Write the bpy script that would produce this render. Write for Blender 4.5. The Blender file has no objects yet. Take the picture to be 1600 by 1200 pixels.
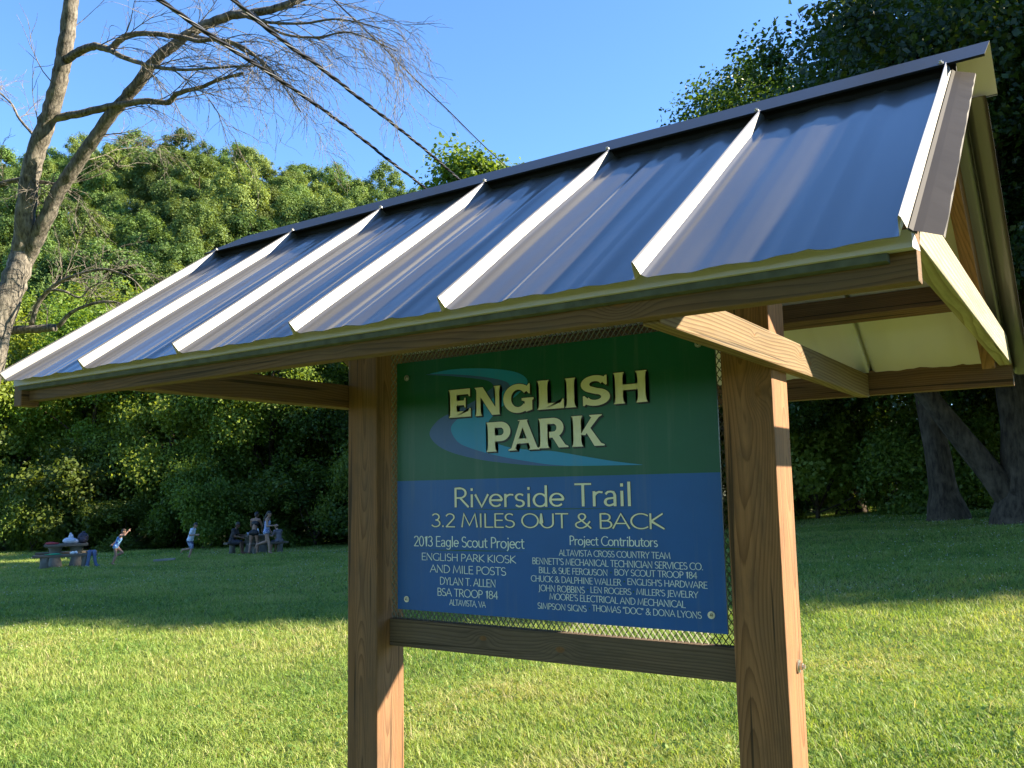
import bpy, bmesh, math, random
import numpy as np
from mathutils import Vector, Matrix

# ---------------------------------------------------------------- camera, world, sun, exposure
SC = bpy.context.scene
COL = SC.collection
CAM_POS = Vector((2.2476, -2.3049, 0.0579))
F_PX, YAW, PITCH, ROLL = 1365.0, 33.5824, 6.8499, -1.1083
a_, b_, c_ = (math.radians(v) for v in (YAW, PITCH, ROLL))
FWD = Vector((-math.sin(a_)*math.cos(b_), math.cos(a_)*math.cos(b_), math.sin(b_)))
RT = Vector((math.cos(a_), math.sin(a_), 0))
UP = RT.cross(FWD)
R2 = RT*math.cos(c_) + UP*math.sin(c_)
U2 = -RT*math.sin(c_) + UP*math.cos(c_)
cam_d = bpy.data.cameras.new('camera')
cam = bpy.data.objects.new('camera', cam_d)
COL.objects.link(cam)
M = Matrix((R2, U2, -FWD)).transposed().to_4x4()
M.translation = CAM_POS
cam.matrix_world = M
cam_d.sensor_fit = 'HORIZONTAL'
cam_d.sensor_width = 36.0
cam_d.lens = 36.0*F_PX/1600.0
cam_d.clip_start = 0.05
cam_d.clip_end = 3000
SC.camera = cam

SUN_DIR = Vector((0.72, 0.49, 0.49)).normalized()
SUN_EL = math.asin(SUN_DIR.z)
SUN_AZ = math.atan2(SUN_DIR.x, SUN_DIR.y)
w = bpy.data.worlds.new('World')
SC.world = w
w.use_nodes = True
nt = w.node_tree
nt.nodes.clear()
sky = nt.nodes.new('ShaderNodeTexSky')
sky.sky_type = 'NISHITA'
sky.sun_disc = False
sky.sun_elevation = SUN_EL
sky.sun_rotation = SUN_AZ
sky.altitude = 200
sky.air_density = 1.0
sky.dust_density = 0.1
sky.ozone_density = 3.0
bg = nt.nodes.new('ShaderNodeBackground')
bg.inputs['Strength'].default_value = 0.077
out = nt.nodes.new('ShaderNodeOutputWorld')
skc = nt.nodes.new('ShaderNodeMixRGB'); skc.blend_type = 'MULTIPLY'; skc.inputs[0].default_value = 1.0
skc.inputs[2].default_value = (0.80, 1.05, 1.32, 1)
nt.links.new(sky.outputs[0], skc.inputs[1]); nt.links.new(skc.outputs[0], bg.inputs[0])
nt.links.new(bg.outputs[0], out.inputs[0])
sun_d = bpy.data.lights.new('sun', 'SUN')
sun_d.energy = 5.0
sun_d.angle = math.radians(0.5)
sun_d.color = (1.0, 0.865, 0.64)
sun = bpy.data.objects.new('sun', sun_d)
COL.objects.link(sun)
sun.rotation_euler = SUN_DIR.to_track_quat('Z', 'Y').to_euler()
sun.location = (20, 15, 30)
SC.view_settings.view_transform = 'Standard'
SC.view_settings.look = 'None'
SC.view_settings.exposure = 1.93
SC.view_settings.gamma = 1.0
SC.render.engine = 'CYCLES'
SC.cycles.max_bounces = 6
SC.cycles.diffuse_bounces = 3
SC.cycles.transmission_bounces = 4
SC.cycles.transparent_max_bounces = 6
SC.cycles.use_denoising = True
SC.cycles.caustics_reflective = False
SC.cycles.caustics_refractive = False

rng = np.random.default_rng(7)
random.seed(7)

# ---------------------------------------------------------------- helpers
def tag(o, label=None, cat=None, group=None, kind=None):
    if label: o['label'] = label
    if cat: o['category'] = cat
    if group: o['group'] = group
    if kind: o['kind'] = kind
    return o

def empty(name, loc, rz=0.0):
    o = bpy.data.objects.new(name, None)
    COL.objects.link(o)
    o.location = loc
    o.rotation_euler = (0, 0, rz)
    o.empty_display_size = 0.2
    return o

def link(name, me, mat, parent=None, loc=None):
    o = bpy.data.objects.new(name, me)
    COL.objects.link(o)
    if mat is not None and not me.materials:
        for m in (mat if isinstance(mat, (list, tuple)) else [mat]):
            me.materials.append(m)
    if parent is not None:
        o.parent = parent
    if loc is not None:
        o.location = loc
    return o

def mesh_np(name, V, F, mats=None, midx=None, tint=None, smooth=False):
    """V (n,3); F (m,k) faces of one size k"""
    me = bpy.data.meshes.new(name)
    V = np.asarray(V, np.float32); F = np.asarray(F, np.int32)
    k = F.shape[1]
    me.vertices.add(len(V)); me.vertices.foreach_set('co', V.ravel())
    me.loops.add(F.size); me.loops.foreach_set('vertex_index', F.ravel())
    me.polygons.add(len(F))
    me.polygons.foreach_set('loop_start', np.arange(0, F.size, k, dtype=np.int32))
    try:
        me.polygons.foreach_set('loop_total', np.full(len(F), k, np.int32))
    except Exception:
        pass
    if midx is not None:
        me.polygons.foreach_set('material_index', np.asarray(midx, np.int32))
    if smooth:
        me.polygons.foreach_set('use_smooth', np.ones(len(F), bool))
    if tint is not None:      # per-face value
        at = me.attributes.new('tint', 'FLOAT', 'FACE')
        at.data.foreach_set('value', np.asarray(tint, np.float32))
    for m in (mats or []):
        me.materials.append(m)
    me.update(calc_edges=True)
    return me

def mesh_py(name, V, F, mats=None, midx=None, smooth=False):
    me = bpy.data.meshes.new(name)
    me.from_pydata([tuple(v) for v in V], [], F)
    for m in (mats or []):
        me.materials.append(m)
    if midx is not None:
        me.polygons.foreach_set('material_index', np.asarray(midx, np.int32))
    if smooth:
        me.polygons.foreach_set('use_smooth', np.ones(len(F), bool))
    me.update(calc_edges=True)
    return me

class MB:
    """collects simple solids into one mesh"""
    def __init__(s): s.V = []; s.F = []; s.I = []
    def add(s, V, F, i=0):
        n = len(s.V); s.V += [tuple(v) for v in V]; s.F += [tuple(k+n for k in f) for f in F]; s.I += [i]*len(F)
    def box(s, lo, hi, i=0):
        x0, y0, z0 = lo; x1, y1, z1 = hi
        s.add([(x0,y0,z0),(x1,y0,z0),(x1,y1,z0),(x0,y1,z0),(x0,y0,z1),(x1,y0,z1),(x1,y1,z1),(x0,y1,z1)],
              [(0,3,2,1),(4,5,6,7),(0,1,5,4),(1,2,6,5),(2,3,7,6),(3,0,4,7)], i)
    def cyl(s, a, b, r, n=12, i=0, r2=None):
        a = Vector(a); b = Vector(b); d = (b-a).normalized(); r2 = r if r2 is None else r2
        u = d.orthogonal().normalized(); v = d.cross(u)
        V = []
        for p, rr in ((a, r), (b, r2)):
            for k in range(n):
                t = 2*math.pi*k/n; V.append(p+(u*math.cos(t)+v*math.sin(t))*rr)
        F = [(k, (k+1) % n, n+(k+1) % n, n+k) for k in range(n)] + [tuple(range(n))[::-1], tuple(range(n, 2*n))]
        s.add(V, F, i)
    def tube(s, pts, rad, n=8, i=0, jit=0.0):
        P = [Vector(p) for p in pts]; V = []
        u = None
        for k, p in enumerate(P):
            d = (P[min(k+1, len(P)-1)]-P[max(k-1, 0)]).normalized()
            u = d.orthogonal().normalized() if u is None else (u-d*u.dot(d)).normalized()
            v = d.cross(u)
            for j in range(n):
                t = 2*math.pi*j/n; rr = rad[k]*(1+random.uniform(-jit, jit))
                V.append(p+(u*math.cos(t)+v*math.sin(t))*rr)
        F = []
        for k in range(len(P)-1):
            for j in range(n):
                F.append((k*n+j, k*n+(j+1) % n, (k+1)*n+(j+1) % n, (k+1)*n+j))
        F.append(tuple(range(n))[::-1]); F.append(tuple((len(P)-1)*n+j for j in range(n)))
        s.add(V, F, i)
    def ball(s, c, r, i=0, n=10, m=7):
        rx, ry, rz = (r, r, r) if not hasattr(r, '__len__') else r
        V = [(c[0], c[1], c[2]+rz)]
        for a in range(1, m):
            t = math.pi*a/m
            for k in range(n):
                p = 2*math.pi*k/n
                V.append((c[0]+rx*math.sin(t)*math.cos(p), c[1]+ry*math.sin(t)*math.sin(p), c[2]+rz*math.cos(t)))
        V.append((c[0], c[1], c[2]-rz))
        F = [(0, 1+k, 1+(k+1) % n) for k in range(n)]
        for a in range(m-2):
            for k in range(n):
                F.append((1+a*n+k, 1+(a+1)*n+k, 1+(a+1)*n+(k+1) % n, 1+a*n+(k+1) % n))
        L = len(V)-1
        F += [(L, 1+(m-2)*n+(k+1) % n, 1+(m-2)*n+k) for k in range(n)]
        s.add(V, F, i)
    def mesh(s, name, mats, smooth=False):
        return mesh_py(name, s.V, s.F, mats, s.I, smooth)
    def obj(s, name, mats, parent=None, smooth=False, loc=None, base=None):
        if base is not None:
            b = Vector(base); s.V = [tuple(Vector(v)-b) for v in s.V]
        return link(name, s.mesh(name, mats if isinstance(mats, (list, tuple)) else [mats], smooth), None, parent, loc)

def catmull(P, n):
    P = [np.array(p, float) for p in P]
    Q = [2*P[0]-P[1]] + P + [2*P[-1]-P[-2]]
    o = []
    for k in range(1, len(Q)-2):
        for j in range(n):
            t = j/n; a, b, c, d = Q[k-1], Q[k], Q[k+1], Q[k+2]
            o.append(0.5*((2*b)+(-a+c)*t+(2*a-5*b+4*c-d)*t*t+(-a+3*b-3*c+d)*t**3))
    o.append(Q[-2])
    return o

# ---------------------------------------------------------------- materials
class NT:
    def __init__(s, name):
        s.m = bpy.data.materials.new(name); s.m.use_nodes = True
        s.t = s.m.node_tree; s.t.nodes.clear()
        s.out = s.t.nodes.new('ShaderNodeOutputMaterial')
    def n(s, kind, **kw):
        x = s.t.nodes.new('ShaderNode'+kind)
        for k, v in kw.items():
            if hasattr(x, k): setattr(x, k, v)
        return x
    def l(s, a, b): s.t.links.new(a, b)
    def val(s, sock, v):
        if hasattr(v, 'is_linked') or hasattr(v, 'links'): s.l(v, sock)
        else: sock.default_value = v
    def math(s, op, a, b=None, clamp=False):
        x = s.n('Math', operation=op); x.use_clamp = clamp
        s.val(x.inputs[0], a)
        if b is not None: s.val(x.inputs[1], b)
        return x.outputs[0]
    def mix(s, f, a, b, blend='MIX'):
        x = s.n('MixRGB', blend_type=blend)
        s.val(x.inputs[0], f); s.val(x.inputs[1], a); s.val(x.inputs[2], b)
        return x.outputs[0]
    def ramp(s, f, stops):
        x = s.n('ValToRGB'); e = x.color_ramp.elements
        while len(e) < len(stops): e.new(0.5)
        for k, (p, c) in enumerate(stops):
            e[k].position = p; e[k].color = c if len(c) == 4 else (*c, 1)
        s.l(f, x.inputs[0]); return x.outputs[0]
    def noise(s, vec, scale, detail=3, rough=0.5, dist=0.0):
        x = s.n('TexNoise'); x.inputs['Scale'].default_value = scale; x.inputs['Detail'].default_value = detail
        x.inputs['Roughness'].default_value = rough; x.inputs['Distortion'].default_value = dist
        if vec is not None: s.l(vec, x.inputs['Vector'])
        return x.outputs['Fac']
    def vscale(s, vec, sc, off=(0, 0, 0)):
        x = s.n('Mapping'); x.inputs['Scale'].default_value = sc; x.inputs['Location'].default_value = off
        s.l(vec, x.inputs['Vector']); return x.outputs[0]
    def principled(s, **kw):
        p = s.n('BsdfPrincipled')
        for k, v in kw.items(): s.val(p.inputs[k.replace('_', ' ')], v)
        return p
    def bump(s, h, strength=0.3, dist=0.002):
        b = s.n('Bump'); b.inputs['Strength'].default_value = strength; b.inputs['Distance'].default_value = dist
        s.l(h, b.inputs['Height']); return b.outputs[0]
    def done(s, shader):
        s.l(shader, s.out.inputs['Surface']); return s.m

def c4(c): return (*c, 1.0)

def simple(name, col, rough=0.6, metal=0.0, spec=0.5, var=0.15, scale=8.0):
    t = NT(name); tc = t.n('TexCoord')
    f = t.noise(tc.outputs['Object'], scale, 4)
    c = t.mix(f, c4([x*(1-var) for x in col]), c4([min(1, x*(1+var)) for x in col]))
    p = t.principled(Base_Color=c, Roughness=rough, Metallic=metal)
    p.inputs['Specular IOR Level'].default_value = spec
    return t.done(p.outputs[0])

WOOD_N = [0]
def wood(name, early, late, ring=150.0, pith=(0.13, -0.10), knots=(), weather=0.35, wcol=(0.16, 0.145, 0.125), rough=0.75, green=0.0, wob=0.075):
    """sawn softwood: growth rings round a pith that runs along local X; knots = (x, v, r, axis) with v in local z (axis 'z') or y"""
    WOOD_N[0] += 1
    t = NT(name); tc = t.n('TexCoord'); co = tc.outputs['Object']
    co = t.vscale(co, (1, 1, 1), (WOOD_N[0]*3.17, 0, 0)) if not knots else co
    sx = t.n('SeparateXYZ'); t.l(tc.outputs['Object'], sx.inputs[0])
    X, Y, Z = sx.outputs
    n1 = t.noise(t.vscale(co, (0.9, 3, 3)), 1.0, 2)
    n2 = t.noise(t.vscale(co, (0.9, 3, 3), (5.3, 1.7, 9.1)), 1.0, 2)
    y = t.math('ADD', t.math('SUBTRACT', Y, pith[0]), t.math('MULTIPLY', t.math('SUBTRACT', n1, 0.5), wob))
    z = t.math('ADD', t.math('SUBTRACT', Z, pith[1]), t.math('MULTIPLY', t.math('SUBTRACT', n2, 0.5), wob))
    r = t.math('SQRT', t.math('ADD', t.math('MULTIPLY', y, y), t.math('MULTIPLY', z, z)))
    kmask = None
    for (kx, kv, kr, ax) in knots:
        dx = t.math('DIVIDE', t.math('SUBTRACT', X, kx), kr*2.6)
        dv = t.math('DIVIDE', t.math('SUBTRACT', (Z if ax == 'z' else Y), kv), kr*1.5)
        d2 = t.math('ADD', t.math('MULTIPLY', dx, dx), t.math('MULTIPLY', dv, dv))
        g = t.math('POWER', 2.718, t.math('MULTIPLY', d2, -0.7))
        r = t.math('ADD', r, t.math('MULTIPLY', g, kr*1.35))
        k = t.math('SUBTRACT', 1.0, t.math('DIVIDE', t.math('SUBTRACT', d2, 0.08), 0.12, True), True)
        kmask = k if kmask is None else t.math('MAXIMUM', kmask, k)
    fine = t.noise(t.vscale(co, (2.0, 120, 120)), 1.0, 3, 0.6)
    ph = t.math('FRACT', t.math('ADD', t.math('MULTIPLY', r, ring), t.math('MULTIPLY', fine, 0.25)))
    lw = t.ramp(ph, [(0.0, (0.0,)*3), (0.45, (0.08,)*3), (0.82, (0.75,)*3), (0.93, (1,)*3), (1.0, (0.0,)*3)])
    c = t.mix(lw, c4(early), c4(late))
    fib = t.ramp(fine, [(0.25, (0.72,)*3), (0.7, (1.12,)*3)])
    c = t.mix(1.0, c, fib, 'MULTIPLY')
    big = t.noise(t.vscale(co, (1.2, 6, 6), (3, 3, 3)), 2.0, 5, 0.6)
    wm = t.ramp(big, [(0.35, (0,)*3), (0.7, (1,)*3)])
    c = t.mix(t.math('MULTIPLY', wm, weather), c, c4(wcol))
    if green > 0:
        gm = t.ramp(t.noise(t.vscale(co, (2, 14, 14), (9, 2, 1)), 1.5, 5, 0.65), [(0.42, (0,)*3), (0.68, (1,)*3)])
        c = t.mix(t.math('MULTIPLY', gm, green), c, c4((0.13, 0.15, 0.07)))
    stn = t.noise(t.vscale(co, (3.5, 16, 16), (1, 8, 6)), 1.6, 6, 0.7)
    c = t.mix(t.math('MULTIPLY', t.ramp(stn, [(0.50, (0,)*3), (0.68, (1,)*3)]), 0.38), c, c4([x*0.5 for x in wcol]))
    chk = t.noise(t.vscale(co, (1.1, 60, 60), (2, 7, 4)), 1.0, 2, 0.4)
    ck = t.ramp(chk, [(0.305, (1,)*3), (0.345, (0,)*3)])
    c = t.mix(t.math('MULTIPLY', ck, 0.8), c, c4((0.03, 0.022, 0.015)))
    if kmask is not None:
        kc = t.mix(t.noise(t.vscale(co, (90, 90, 90)), 1.0, 3), c4((0.10, 0.045, 0.02)), c4((0.30, 0.15, 0.06)))
        c = t.mix(t.math('MULTIPLY', kmask, 0.85), c, kc)
    p = t.principled(Base_Color=c, Roughness=rough)
    p.inputs['Specular IOR Level'].default_value = 0.25
    h = t.math('SUBTRACT', t.math('MULTIPLY', lw, 0.5), t.math('MULTIPLY', ck, 1.5))
    h = t.math('ADD', h, t.math('MULTIPLY', fine, 0.5))
    t.l(t.bump(h, 0.5, 0.0015), p.inputs['Normal'])
    return t.done(p.outputs[0])

def leafmat(name, dark, light, trans=0.42, rough=0.45, spec=0.35):
    t = NT(name)
    at = t.n('Attribute'); at.attribute_name = 'tint'
    oi = t.n('ObjectInfo')
    f = t.math('ADD', t.math('MULTIPLY', at.outputs['Fac'], 0.8), t.math('MULTIPLY', oi.outputs['Random'], 0.35), True)
    c = t.mix(f, c4(dark), c4(light))
    hs = t.n('HueSaturation'); t.l(c, hs.inputs['Color'])
    t.l(t.math('ADD', 0.478, t.math('MULTIPLY', t.math('FRACT', t.math('MULTIPLY', oi.outputs['Random'], 7.3)), 0.034)), hs.inputs['Hue'])
    hs.inputs['Saturation'].default_value = 1.0
    t.l(t.math('ADD', 0.72, t.math('MULTIPLY', oi.outputs['Random'], 0.56)), hs.inputs['Value'])
    c = hs.outputs[0]
    p = t.principled(Base_Color=c, Roughness=rough); p.inputs['Specular IOR Level'].default_value = spec
    tr = t.n('BsdfTranslucent'); t.l(t.mix(1.0, c, c4((1.5, 1.35, 0.55)), 'MULTIPLY'), tr.inputs['Color'])
    mx = t.n('MixShader'); mx.inputs[0].default_value = trans
    t.l(p.outputs[0], mx.inputs[1]); t.l(tr.outputs[0], mx.inputs[2])
    return t.done(mx.outputs[0])

def barkmat(name, a, b, scale=1.0):
    t = NT(name); tc = t.n('TexCoord'); co = tc.outputs['Object']
    n = t.noise(t.vscale(co, (9*scale, 9*scale, 2.2*scale)), 2.0, 5, 0.65)
    n2 = t.noise(t.vscale(co, (3*scale, 3*scale, 3*scale), (4, 2, 1)), 1.3, 3)
    c = t.mix(t.ramp(n, [(0.35, (0,)*3), (0.65, (1,)*3)]), c4(a), c4(b))
    c = t.mix(t.ramp(n2, [(0.52, (0,)*3), (0.7, (0.6,)*3)]), c, c4([x*1.5 for x in b]))
    p = t.principled(Base_Color=c, Roughness=0.9); p.inputs['Specular IOR Level'].default_value = 0.15
    t.l(t.bump(n, 0.8, 0.02), p.inputs['Normal'])
    return t.done(p.outputs[0])

# ---------------------------------------------------------------- ground shape
RH = np.array([math.cos(a_), math.sin(a_)]); FH = np.array([-math.sin(a_), math.cos(a_)])
def latdep(x, y):
    dx, dy = x-CAM_POS.x, y-CAM_POS.y
    return dx*RH[0]+dy*RH[1], dx*FH[0]+dy*FH[1]
def xy(lat, dep):
    return CAM_POS.x+lat*RH[0]+dep*FH[0], CAM_POS.y+lat*RH[1]+dep*FH[1]
def gz_ld(lat, dep):
    lat = np.asarray(lat, float); dep = np.asarray(dep, float)
    s = 3.0*np.log1p(np.exp(np.clip(lat/3.0, -30, 30)))
    z = -1.58 - 0.0225*np.clip(dep, 0, 48) + 0.080*np.minimum(s, 22)
    z = z + 0.04*np.sin(lat*0.55+0.3)*np.sin(dep*0.43) + 0.02*np.sin(lat*1.3+dep*0.9)
    return z - 2.2*np.clip((dep-48)/14.0, 0, 1)**2
def gz(x, y):
    return float(gz_ld(*latdep(x, y)))
def gpt(lat, dep, dz=0.0):
    x, y = xy(lat, dep); return Vector((x, y, float(gz_ld(lat, dep))+dz))

# ---------------------------------------------------------------- measured shapes (metres)
TEXT = [('Riverside', 0.4289, 0.8641, 0.0016, 0.0616, 'b'),
 ('Trail', 0.9002, 1.0981, 0.0024, 0.0661, 'b'),
 ('3.2 MILES OUT & BACK', 0.3329, 1.1952, -0.0648, 0.0432, 'b'),
 ('2013 Eagle Scout Project', 0.2555, 0.7123, -0.1311, 0.0332, 'm'),
 ('ENGLISH PARK KIOSK', 0.2889, 0.6791, -0.178, 0.0234, 's'),
 ('AND MILE POSTS', 0.3266, 0.6407, -0.2178, 0.0246, 's'),
 ('DYLAN T. ALLEN', 0.3683, 0.5993, -0.2568, 0.0237, 's'),
 ('BSA TROOP 184', 0.3567, 0.6071, -0.294, 0.0243, 's'),
 ('ALTAVISTA, VA', 0.4088, 0.5578, -0.3232, 0.0184, 't'),
 ('Project Contributors', 0.8773, 1.1726, -0.1162, 0.0269, 'm'),
 ('ALTAVISTA CROSS COUNTRY TEAM', 0.8392, 1.2101, -0.1497, 0.0178, 't'), ("BENNETT'S MECHANICAL TECHNICIAN SERVICES CO.", 0.7403, 1.3076, -0.1776, 0.0188, 't'),
 ('BILL & SUE FERGUSON', 0.7637, 1.0069, -0.2049, 0.018, 't'),
 ('BOY SCOUT TROOP 184', 1.0285, 1.2885, -0.2021, 0.0177, 't'),
 ('CHUCK & DALPHINE WALLER', 0.734, 1.0503, -0.2317, 0.0181, 't'), ("ENGLISH'S HARDWARE", 1.0701, 1.3178, -0.2278, 0.0175, 't'),
 ('JOHN ROBBINS', 0.7622, 0.9272, -0.2599, 0.0186, 't'),
 ('LEN ROGERS', 0.9458, 1.0823, -0.2569, 0.0173, 't'), ("MILLER'S JEWELRY", 1.0983, 1.2892, -0.2553, 0.0173, 't'), ("MOORE'S ELECTRICAL AND MECHANICAL", 0.8009, 1.2501, -0.2842, 0.0184, 't'),
 ('SIMPSON SIGNS', 0.7567, 0.9313, -0.3145, 0.0179, 't'),
 ('THOMAS "DOC" & DONA LYONS', 0.9498, 1.2968, -0.311, 0.0178, 't')]
DISPLAY = [('E', 0.4133, 0.5086, 0.3032, 0.0954),
 ('N', 0.5219, 0.634, 0.3025, 0.0957),
 ('G', 0.6422, 0.7634, 0.3025, 0.095),
 ('L', 0.7707, 0.872, 0.3072, 0.0933),
 ('I', 0.8749, 0.9175, 0.3069, 0.0928),
 ('S', 0.9295, 1.0361, 0.3072, 0.0929),
 ('H', 1.0442, 1.1605, 0.3067, 0.0951),
 ('P', 0.569, 0.666, 0.1811, 0.0971),
 ('A', 0.6585, 0.7781, 0.1817, 0.0976),
 ('R', 0.7734, 0.8838, 0.1842, 0.0944),
 ('K', 0.8942, 1.0109, 0.1837, 0.0956)]
SW_TOP = [(0.3342, 0.4641), (0.426, 0.4698), (0.5281, 0.4647), (0.6263, 0.4524), (0.6957, 0.4355), (0.7325, 0.4128), (0.7319, 0.3893), (0.694, 0.3609), (0.6364, 0.3282), (0.5973, 0.2989), (0.572, 0.2658), (0.5829, 0.2255), (0.6462, 0.1963), (0.757, 0.1788), (0.8283, 0.1734), (0.9313, 0.1545), (1.0406, 0.1347), (1.1323, 0.1217)]
SW_MID = [(0.3356, 0.4628), (0.4049, 0.4561), (0.5076, 0.4426), (0.5998, 0.4248), (0.6509, 0.4097), (0.6665, 0.3973), (0.6632, 0.3896), (0.631, 0.3736), (0.5722, 0.346), (0.5055, 0.3182), (0.4511, 0.2971), (0.4218, 0.266), (0.45, 0.221), (0.5035, 0.197), (0.6011, 0.1703), (0.7258, 0.1457), (0.8735, 0.1268), (1.1323, 0.1213)]
SW_OUT = [(0.3126, 0.4621), (0.3979, 0.4511), (0.494, 0.4361), (0.5736, 0.42), (0.5994, 0.4044), (0.5992, 0.3948), (0.5828, 0.3854), (0.5529, 0.3689), (0.506, 0.3479), (0.4309, 0.323), (0.3679, 0.2993), (0.3292, 0.2598), (0.3459, 0.2257), (0.4015, 0.1931), (0.5029, 0.1649), (0.6324, 0.1436), (0.8153, 0.1276), (1.1323, 0.1208)]
BARE = {'trunk': [(-10.406, 3.34, -0.938, 0.2372), (-10.186, 3.366, 0.736, 0.2169), (-9.981, 3.451, 1.928, 0.1961), (-9.856, 3.554, 2.627, 0.175), (-9.767, 3.663, 3.121, 0.1534), (-9.73, 3.755, 3.493, 0.1315)],
 'left_stem': [(-9.894, 3.702, 3.104, 0.1393), (-9.727, 3.705, 3.437, 0.1339), (-9.634, 3.658, 3.768, 0.1285), (-9.49, 3.621, 4.269, 0.1232), (-9.291, 3.622, 4.763, 0.1179), (-9.085, 3.64, 5.168, 0.1127), (-8.894, 3.648, 5.569, 0.1075), (-8.762, 3.63, 5.883, 0.1023), (-8.641, 3.599, 6.237, 0.0972), (-8.52, 3.568, 6.587, 0.0921), (-8.39, 3.526, 7.06, 0.0871), (-8.212, 3.504, 7.61, 0.0821), (-8.188, 3.381, 8.159, 0.0772)],
 'right_stem': [(-9.901, 3.71, 3.016, 0.1083), (-9.642, 3.764, 3.435, 0.104), (-9.422, 3.806, 3.765, 0.0998), (-9.167, 3.859, 4.178, 0.0956), (-8.955, 3.907, 4.433, 0.0914), (-8.697, 3.977, 4.736, 0.0872), (-8.473, 4.032, 4.995, 0.0831), (-8.191, 4.121, 5.284, 0.079), (-7.935, 4.198, 5.529, 0.0749), (-7.694, 4.265, 5.781, 0.0709), (-7.441, 4.352, 5.946, 0.0669), (-7.177, 4.448, 6.101, 0.0629), (-6.919, 4.549, 6.196, 0.059), (-6.651, 4.661, 6.257, 0.0551), (-6.349, 4.804, 6.258, 0.0512), (-6.032, 4.951, 6.308, 0.0473), (-5.713, 5.093, 6.398, 0.0435), (-5.263, 5.328, 6.444, 0.0397)],
 'b1': [(-8.688, 3.626, 5.832, 0.0561), (-8.485, 3.689, 5.913, 0.0524), (-8.264, 3.769, 5.951, 0.0488), (-8.069, 3.849, 5.88, 0.0452), (-7.918, 3.878, 5.952, 0.0416), (-7.785, 3.9, 5.99, 0.0381), (-7.531, 4.007, 6.0, 0.0346), (-7.128, 4.225, 5.924, 0.0311), (-6.886, 4.338, 5.837, 0.0277), (-6.695, 4.407, 5.824, 0.0243), (-6.447, 4.519, 5.761, 0.0209), (-6.211, 4.64, 5.594, 0.0175), (-6.016, 4.744, 5.348, 0.0142)],
 'b2': [(-8.024, 3.822, 5.854, 0.0367), (-7.861, 3.877, 5.74, 0.0329), (-7.638, 3.973, 5.625, 0.0291), (-7.382, 4.088, 5.527, 0.0253), (-7.165, 4.171, 5.471, 0.0216), (-6.934, 4.261, 5.431, 0.0179), (-6.527, 4.463, 5.427, 0.0143), (-6.146, 4.65, 5.408, 0.0106)],
 'b3': [(-9.189, 3.638, 5.122, 0.0571), (-8.912, 3.746, 5.142, 0.053), (-8.535, 3.917, 5.186, 0.0489), (-8.191, 4.067, 5.229, 0.0449), (-7.844, 4.223, 5.246, 0.041), (-7.533, 4.363, 5.196, 0.0371), (-7.384, 4.38, 5.267, 0.0332), (-7.225, 4.41, 5.287, 0.0293), (-6.998, 4.485, 5.305, 0.0255), (-6.764, 4.56, 5.363, 0.0218), (-6.442, 4.693, 5.418, 0.0181)],
 'b4': [(-7.03, 4.345, 5.964, 0.0255), (-6.788, 4.458, 5.876, 0.0224), (-6.548, 4.569, 5.796, 0.0193), (-6.348, 4.661, 5.653, 0.0162), (-6.149, 4.752, 5.519, 0.0131), (-5.932, 4.88, 5.209, 0.0101), (-5.724, 5.014, 4.821, 0.0071)],
 'b5': [(-6.492, 4.665, 6.223, 0.0255), (-6.287, 4.754, 6.126, 0.0224), (-6.048, 4.864, 6.046, 0.0193), (-5.672, 5.059, 6.011, 0.0162), (-5.362, 5.202, 6.027, 0.0131), (-5.061, 5.351, 5.953, 0.0101), (-4.8, 5.48, 5.841, 0.0071)],
 'b6': [(-6.353, 4.756, 6.236, 0.0219), (-6.19, 4.829, 6.059, 0.0193), (-5.925, 4.969, 5.888, 0.0168), (-5.551, 5.165, 5.83, 0.0144), (-5.24, 5.307, 5.862, 0.0119), (-4.945, 5.461, 5.733, 0.0095), (-4.656, 5.617, 5.557, 0.0071)],
 'b7': [(-10.353, 3.509, 2.327, 0.0658), (-9.985, 3.75, 2.354, 0.0619), (-9.691, 3.944, 2.365, 0.058), (-9.492, 4.074, 2.377, 0.0542)],
 'b8': [(-9.767, 3.885, 2.419, 0.0348), (-9.625, 3.893, 2.705, 0.0313), (-9.449, 3.94, 2.876, 0.0279), (-9.273, 3.997, 2.977, 0.0244), (-9.108, 4.053, 3.034, 0.021), (-8.762, 4.226, 3.112, 0.0176), (-8.529, 4.342, 3.063, 0.0142), (-8.304, 4.465, 2.93, 0.0109), (-8.114, 4.586, 2.652, 0.0075)],
 'b9': [(-9.462, 4.092, 2.385, 0.0309), (-9.244, 4.15, 2.572, 0.026), (-8.932, 4.281, 2.677, 0.0211), (-8.66, 4.402, 2.678, 0.0162), (-8.461, 4.485, 2.595, 0.0114)],
 'b10': [(-10.225, 3.434, 4.28, 0.0429), (-9.99, 3.527, 4.376, 0.0373), (-9.725, 3.649, 4.418, 0.0318), (-9.541, 3.729, 4.374, 0.0263), (-9.287, 3.858, 4.311, 0.0208), (-9.076, 3.968, 4.189, 0.0153)],
 'b11': [(-9.425, 3.927, 2.87, 0.0192), (-9.235, 4.026, 2.843, 0.0163), (-9.038, 4.141, 2.747, 0.0134), (-8.895, 4.188, 2.868, 0.0105), (-8.721, 4.262, 2.945, 0.0076)],
 'b12': [(-9.414, 3.636, 4.934, 0.0192), (-9.698, 3.553, 5.252, 0.0165), (-9.881, 3.549, 5.484, 0.0137), (-10.107, 3.522, 5.676, 0.0109), (-10.407, 3.439, 5.918, 0.008)]}
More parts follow.
